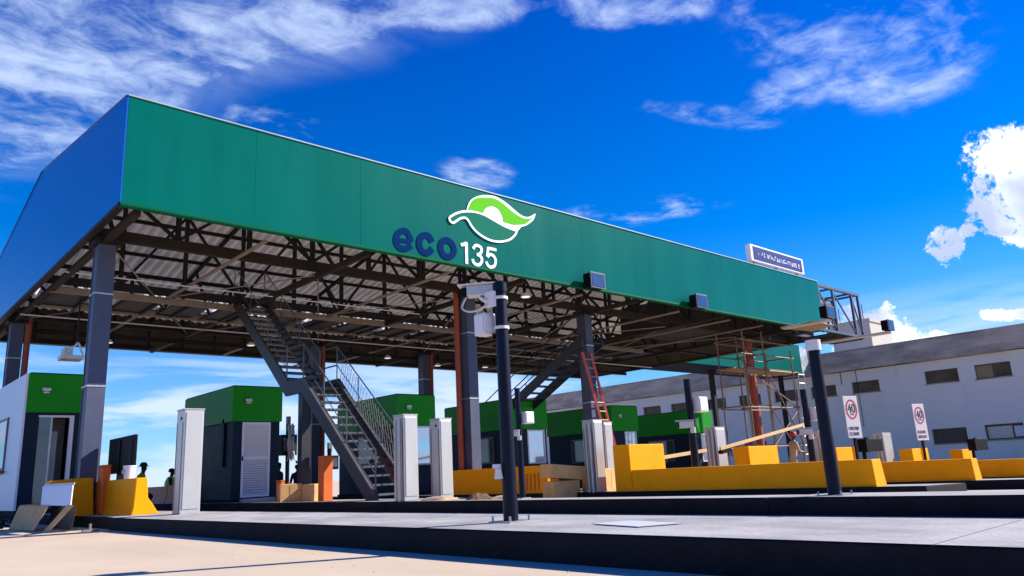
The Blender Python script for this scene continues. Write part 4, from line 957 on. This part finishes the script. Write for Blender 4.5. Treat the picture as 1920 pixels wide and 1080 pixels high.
        q = MB().lathe((0, (hy+.01)*k, 1.63*k), [(.10, -.03), (.108, .03), (.085, .085), (.03, .108)], 16)
        for a in range(5): q.cyl((.05*math.cos(a*1.3), hy, 1.72), (.09*math.cos(a*1.3), hy+.06*math.sin(a*2), 1.80), .03, .02, 8)
        q = q.build('hair', 'black', None, smooth=True); q.parent = t
    if vest:
        vs = []; n = 20
        for z, rx, ry, yy in ((.90, .19, .145, 0), (1.1, .19, .15, -.01-lean*.3), (1.3, .205, .155, -lean*.6), (1.42, .17, .12, -lean*.9), (1.46, .10, .09, -lean)):
            for i in range(n): a = 2*math.pi*i/n; vs.append((rx*math.cos(a)*k, (yy+ry*math.sin(a))*k, z*k))
        q = MB().add(vs, [(r*n+i, r*n+(i+1) % n, (r+1)*n+(i+1) % n, (r+1)*n+i) for r in range(4) for i in range(n)]).build('vest', vest, None, smooth=True); q.parent = t
        q = MB()
        for z in (1.02, 1.2): q.lathe((0, -.01-lean*.3, z), [(.196, 0), (.196, .04)], 20)
        q = q.build('reflective_band', 'grey', None); q.parent = t; q.scale = (k, k*.78, k)
        q.parent = [c for c in t.children if c.name.startswith('vest')][0]
    if crouch:
        for c in t.children:
            if c != o and c not in before: c.location = (0, crouch*.25*k, -crouch*k)

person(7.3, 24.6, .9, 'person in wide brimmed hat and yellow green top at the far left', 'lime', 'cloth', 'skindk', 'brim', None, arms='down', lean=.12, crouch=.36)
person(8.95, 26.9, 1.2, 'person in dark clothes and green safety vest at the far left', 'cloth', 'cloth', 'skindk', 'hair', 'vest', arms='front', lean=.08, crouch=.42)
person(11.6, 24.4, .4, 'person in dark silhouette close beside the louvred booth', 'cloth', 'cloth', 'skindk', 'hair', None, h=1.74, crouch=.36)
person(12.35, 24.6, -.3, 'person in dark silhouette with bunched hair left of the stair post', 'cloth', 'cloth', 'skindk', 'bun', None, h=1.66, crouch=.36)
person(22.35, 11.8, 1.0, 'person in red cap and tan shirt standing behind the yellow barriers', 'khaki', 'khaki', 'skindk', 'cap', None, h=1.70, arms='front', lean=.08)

# ================================================================== SIDE CANOPY, BUILDING
sc = thing('walkway_canopy', (41, 24, 0), 'second lower green canopy linking the toll roof to the building', 'canopy')
MB().box(33.4, 23.4, 5.79, 47.1, 23.5, 7.66).build('front_fascia', 'green2', sc)
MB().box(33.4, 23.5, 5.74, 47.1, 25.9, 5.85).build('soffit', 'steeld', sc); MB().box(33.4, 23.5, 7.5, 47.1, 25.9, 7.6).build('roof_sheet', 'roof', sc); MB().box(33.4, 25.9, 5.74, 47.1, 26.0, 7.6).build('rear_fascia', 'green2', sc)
mb = MB()
for k in range(4): mb.box(47.1+k*.62, 23.45+.04*(k % 2), 5.72+.1*(k % 3), 47.7+k*.62, 23.5+.04*(k % 2), 7.6-.12*k)
mb.build('end_flashing', 'flash', sc)
for x in (38.5, 46.6): MB().box(x-.12, 24.6, zg(x), x+.12, 24.84, 5.74).build('column', 'steeld', sc)
bw = 49.5
bd = thing('office_building', (bw, 26, zg(bw)), 'long grey rendered two storey building with weathered concrete roof band', 'building')
zb = zg(bw)-.2
wins = [(16.92, 15.05, 4.43, 5.20, 't'), (14.17, 12.32, 4.40, 5.22, 'c'), (17.07, 15.18, .87, 1.74, 'g'), (14.24, 12.3, .92, 1.78, 'w'), (11.4, 9.5, 4.4, 5.2, 'c'), (11.4, 9.5, .9, 1.75, 'g')]
for y in (38.5, 35.75, 32.55, 29.7, 41.2, 26.9, 24.2, 21.4): wins.append((y, y-1.75, 4.35, 5.07, 'b'))
for y in (38.5, 35.75, 32.55, 29.7): wins.append((y, y-1.75, .9, 1.75, 'g'))
ycuts = sorted({0., 52.} | {w[0] for w in wins} | {w[1] for w in wins}); zcuts = sorted({zb, 5.8} | {w[2] for w in wins} | {w[3] for w in wins})
mb = MB()
for ya, yb in zip(ycuts, ycuts[1:]):
    for za, zb_ in zip(zcuts, zcuts[1:]):
        cy, cz = (ya+yb)/2, (za+zb_)/2
        if any(w[1] < cy < w[0] and w[2] < cz < w[3] for w in wins): continue
        mb.add([(bw, ya, za), (bw, yb, za), (bw, yb, zb_), (bw, ya, zb_)], [(0, 1, 2, 3)])
for w in wins:  # reveals
    a, b, c, d = w[1], w[0], w[2], w[3]
    for q in ([(bw, a, c), (bw+.3, a, c), (bw+.3, b, c), (bw, b, c)], [(bw, a, d), (bw, b, d), (bw+.3, b, d), (bw+.3, a, d)], [(bw, a, c), (bw, a, d), (bw+.3, a, d), (bw+.3, a, c)], [(bw, b, c), (bw+.3, b, c), (bw+.3, b, d), (bw, b, d)]): mb.add(q, [(0, 1, 2, 3)])
mb.add([(bw, 0, zb), (bw+9, 0, zb), (bw+9, 0, 5.8), (bw, 0, 5.8)], [(0, 1, 2, 3)]).add([(bw, 52, zb), (bw+9, 52, zb), (bw+9, 52, 5.8), (bw, 52, 5.8)], [(0, 1, 2, 3)]).add([(bw+9, 0, zb), (bw+9, 52, zb), (bw+9, 52, 5.8), (bw+9, 0, 5.8)], [(0, 1, 2, 3)])
me = mb.build('wall', 'wall', bd)
rb = MB()
q = random.Random(9); ny = 60; vs = []
for i in range(ny+1):
    y = -.6+53.2*i/ny; e = q.uniform(-.05, .05)
    vs += [(bw-.35, y, 5.82+e), (bw-.42+q.uniform(-.02, .02), y, 7.08+q.uniform(-.02, .02)), (bw+9.3, y, 7.1), (bw+9.3, y, 5.82)]
rb.add(vs, [(i*4+k, i*4+(k+1) % 4, (i+1)*4+(k+1) % 4, (i+1)*4+k) for i in range(ny) for k in range(4)]+[(0, 1, 2, 3), (ny*4, ny*4+1, ny*4+2, ny*4+3)])
rf = rb.build('roof', 'band', bd); MB().box(bw-.47, -.6, 7.085, bw+.3, 52.6, 7.15).build('coping', 'band', rf)
for w in wins:
    a, b, c, d, kd = w
    f = .05; xx = bw+.18
    fr = MB().box(xx, b, c, xx+.06, a, c+f).box(xx, b, d-f, xx+.06, a, d).box(xx, b, c+f, xx+.06, b+f, d-f).box(xx, a-f, c+f, xx+.06, a, d-f).box(xx, (a+b)/2-.03, c+f, xx+.06, (a+b)/2+.03, d-f).build('window', 'frame', bd)
    MB().box(xx+.025, b+f, c+f, xx+.035, a-f, d-f).build('pane', 'wglass', fr)
    MB().box(bw-.07, b-.05, c-.07, bw+.17, a+.05, c-.003).build('sill', 'band', fr)
    if kd == 'c': MB().box(xx-.02, (a+b)/2+.04, c+f+.02, xx-.005, a-f, d-f-.02).build('curtain', 'tan', fr)
    if kd == 'g':
        mb = MB()
        for k in range(9): mb.box(xx-.06, b+.06, c+.06+k*(d-c-.12)/9, xx-.045, a-.06, c+.10+k*(d-c-.12)/9)
        mb.build('grille', 'frame', fr)
    if kd == 'w': MB().box(xx-.05, b+.02, c+.12, xx-.02, b+.5, c+.7).build('notice', 'white', fr); MB().box(xx-.02, b+.6, c+.08, xx-.005, a-.1, d-.12).build('curtain', 'cab', fr)
MB().box(bw-.02, 22.0, 5.0, bw-.002, 22.04, 5.8).box(bw-.02, 21.0, 2.2, bw-.002, 21.03, 5.8).build('cable', 'black', bd)
tw = thing('concrete_tower', (61.5, 25.5, zg(56)), 'square grey concrete tower rising behind the building roof', 'tower')
MB().box(60.5, 24.0, zg(56)-.2, 64.5, 27.1, 10.65).build('wall', 'tower', tw); MB().box(60.4, 23.9, 10.66, 64.6, 27.2, 10.9).build('parapet', 'tower', tw)
for y in (24.6, 26.5): MB().cyl((61, y, 10.9), (61, y, 12.2), .03, n=6).build('antenna', 'steeld', tw)
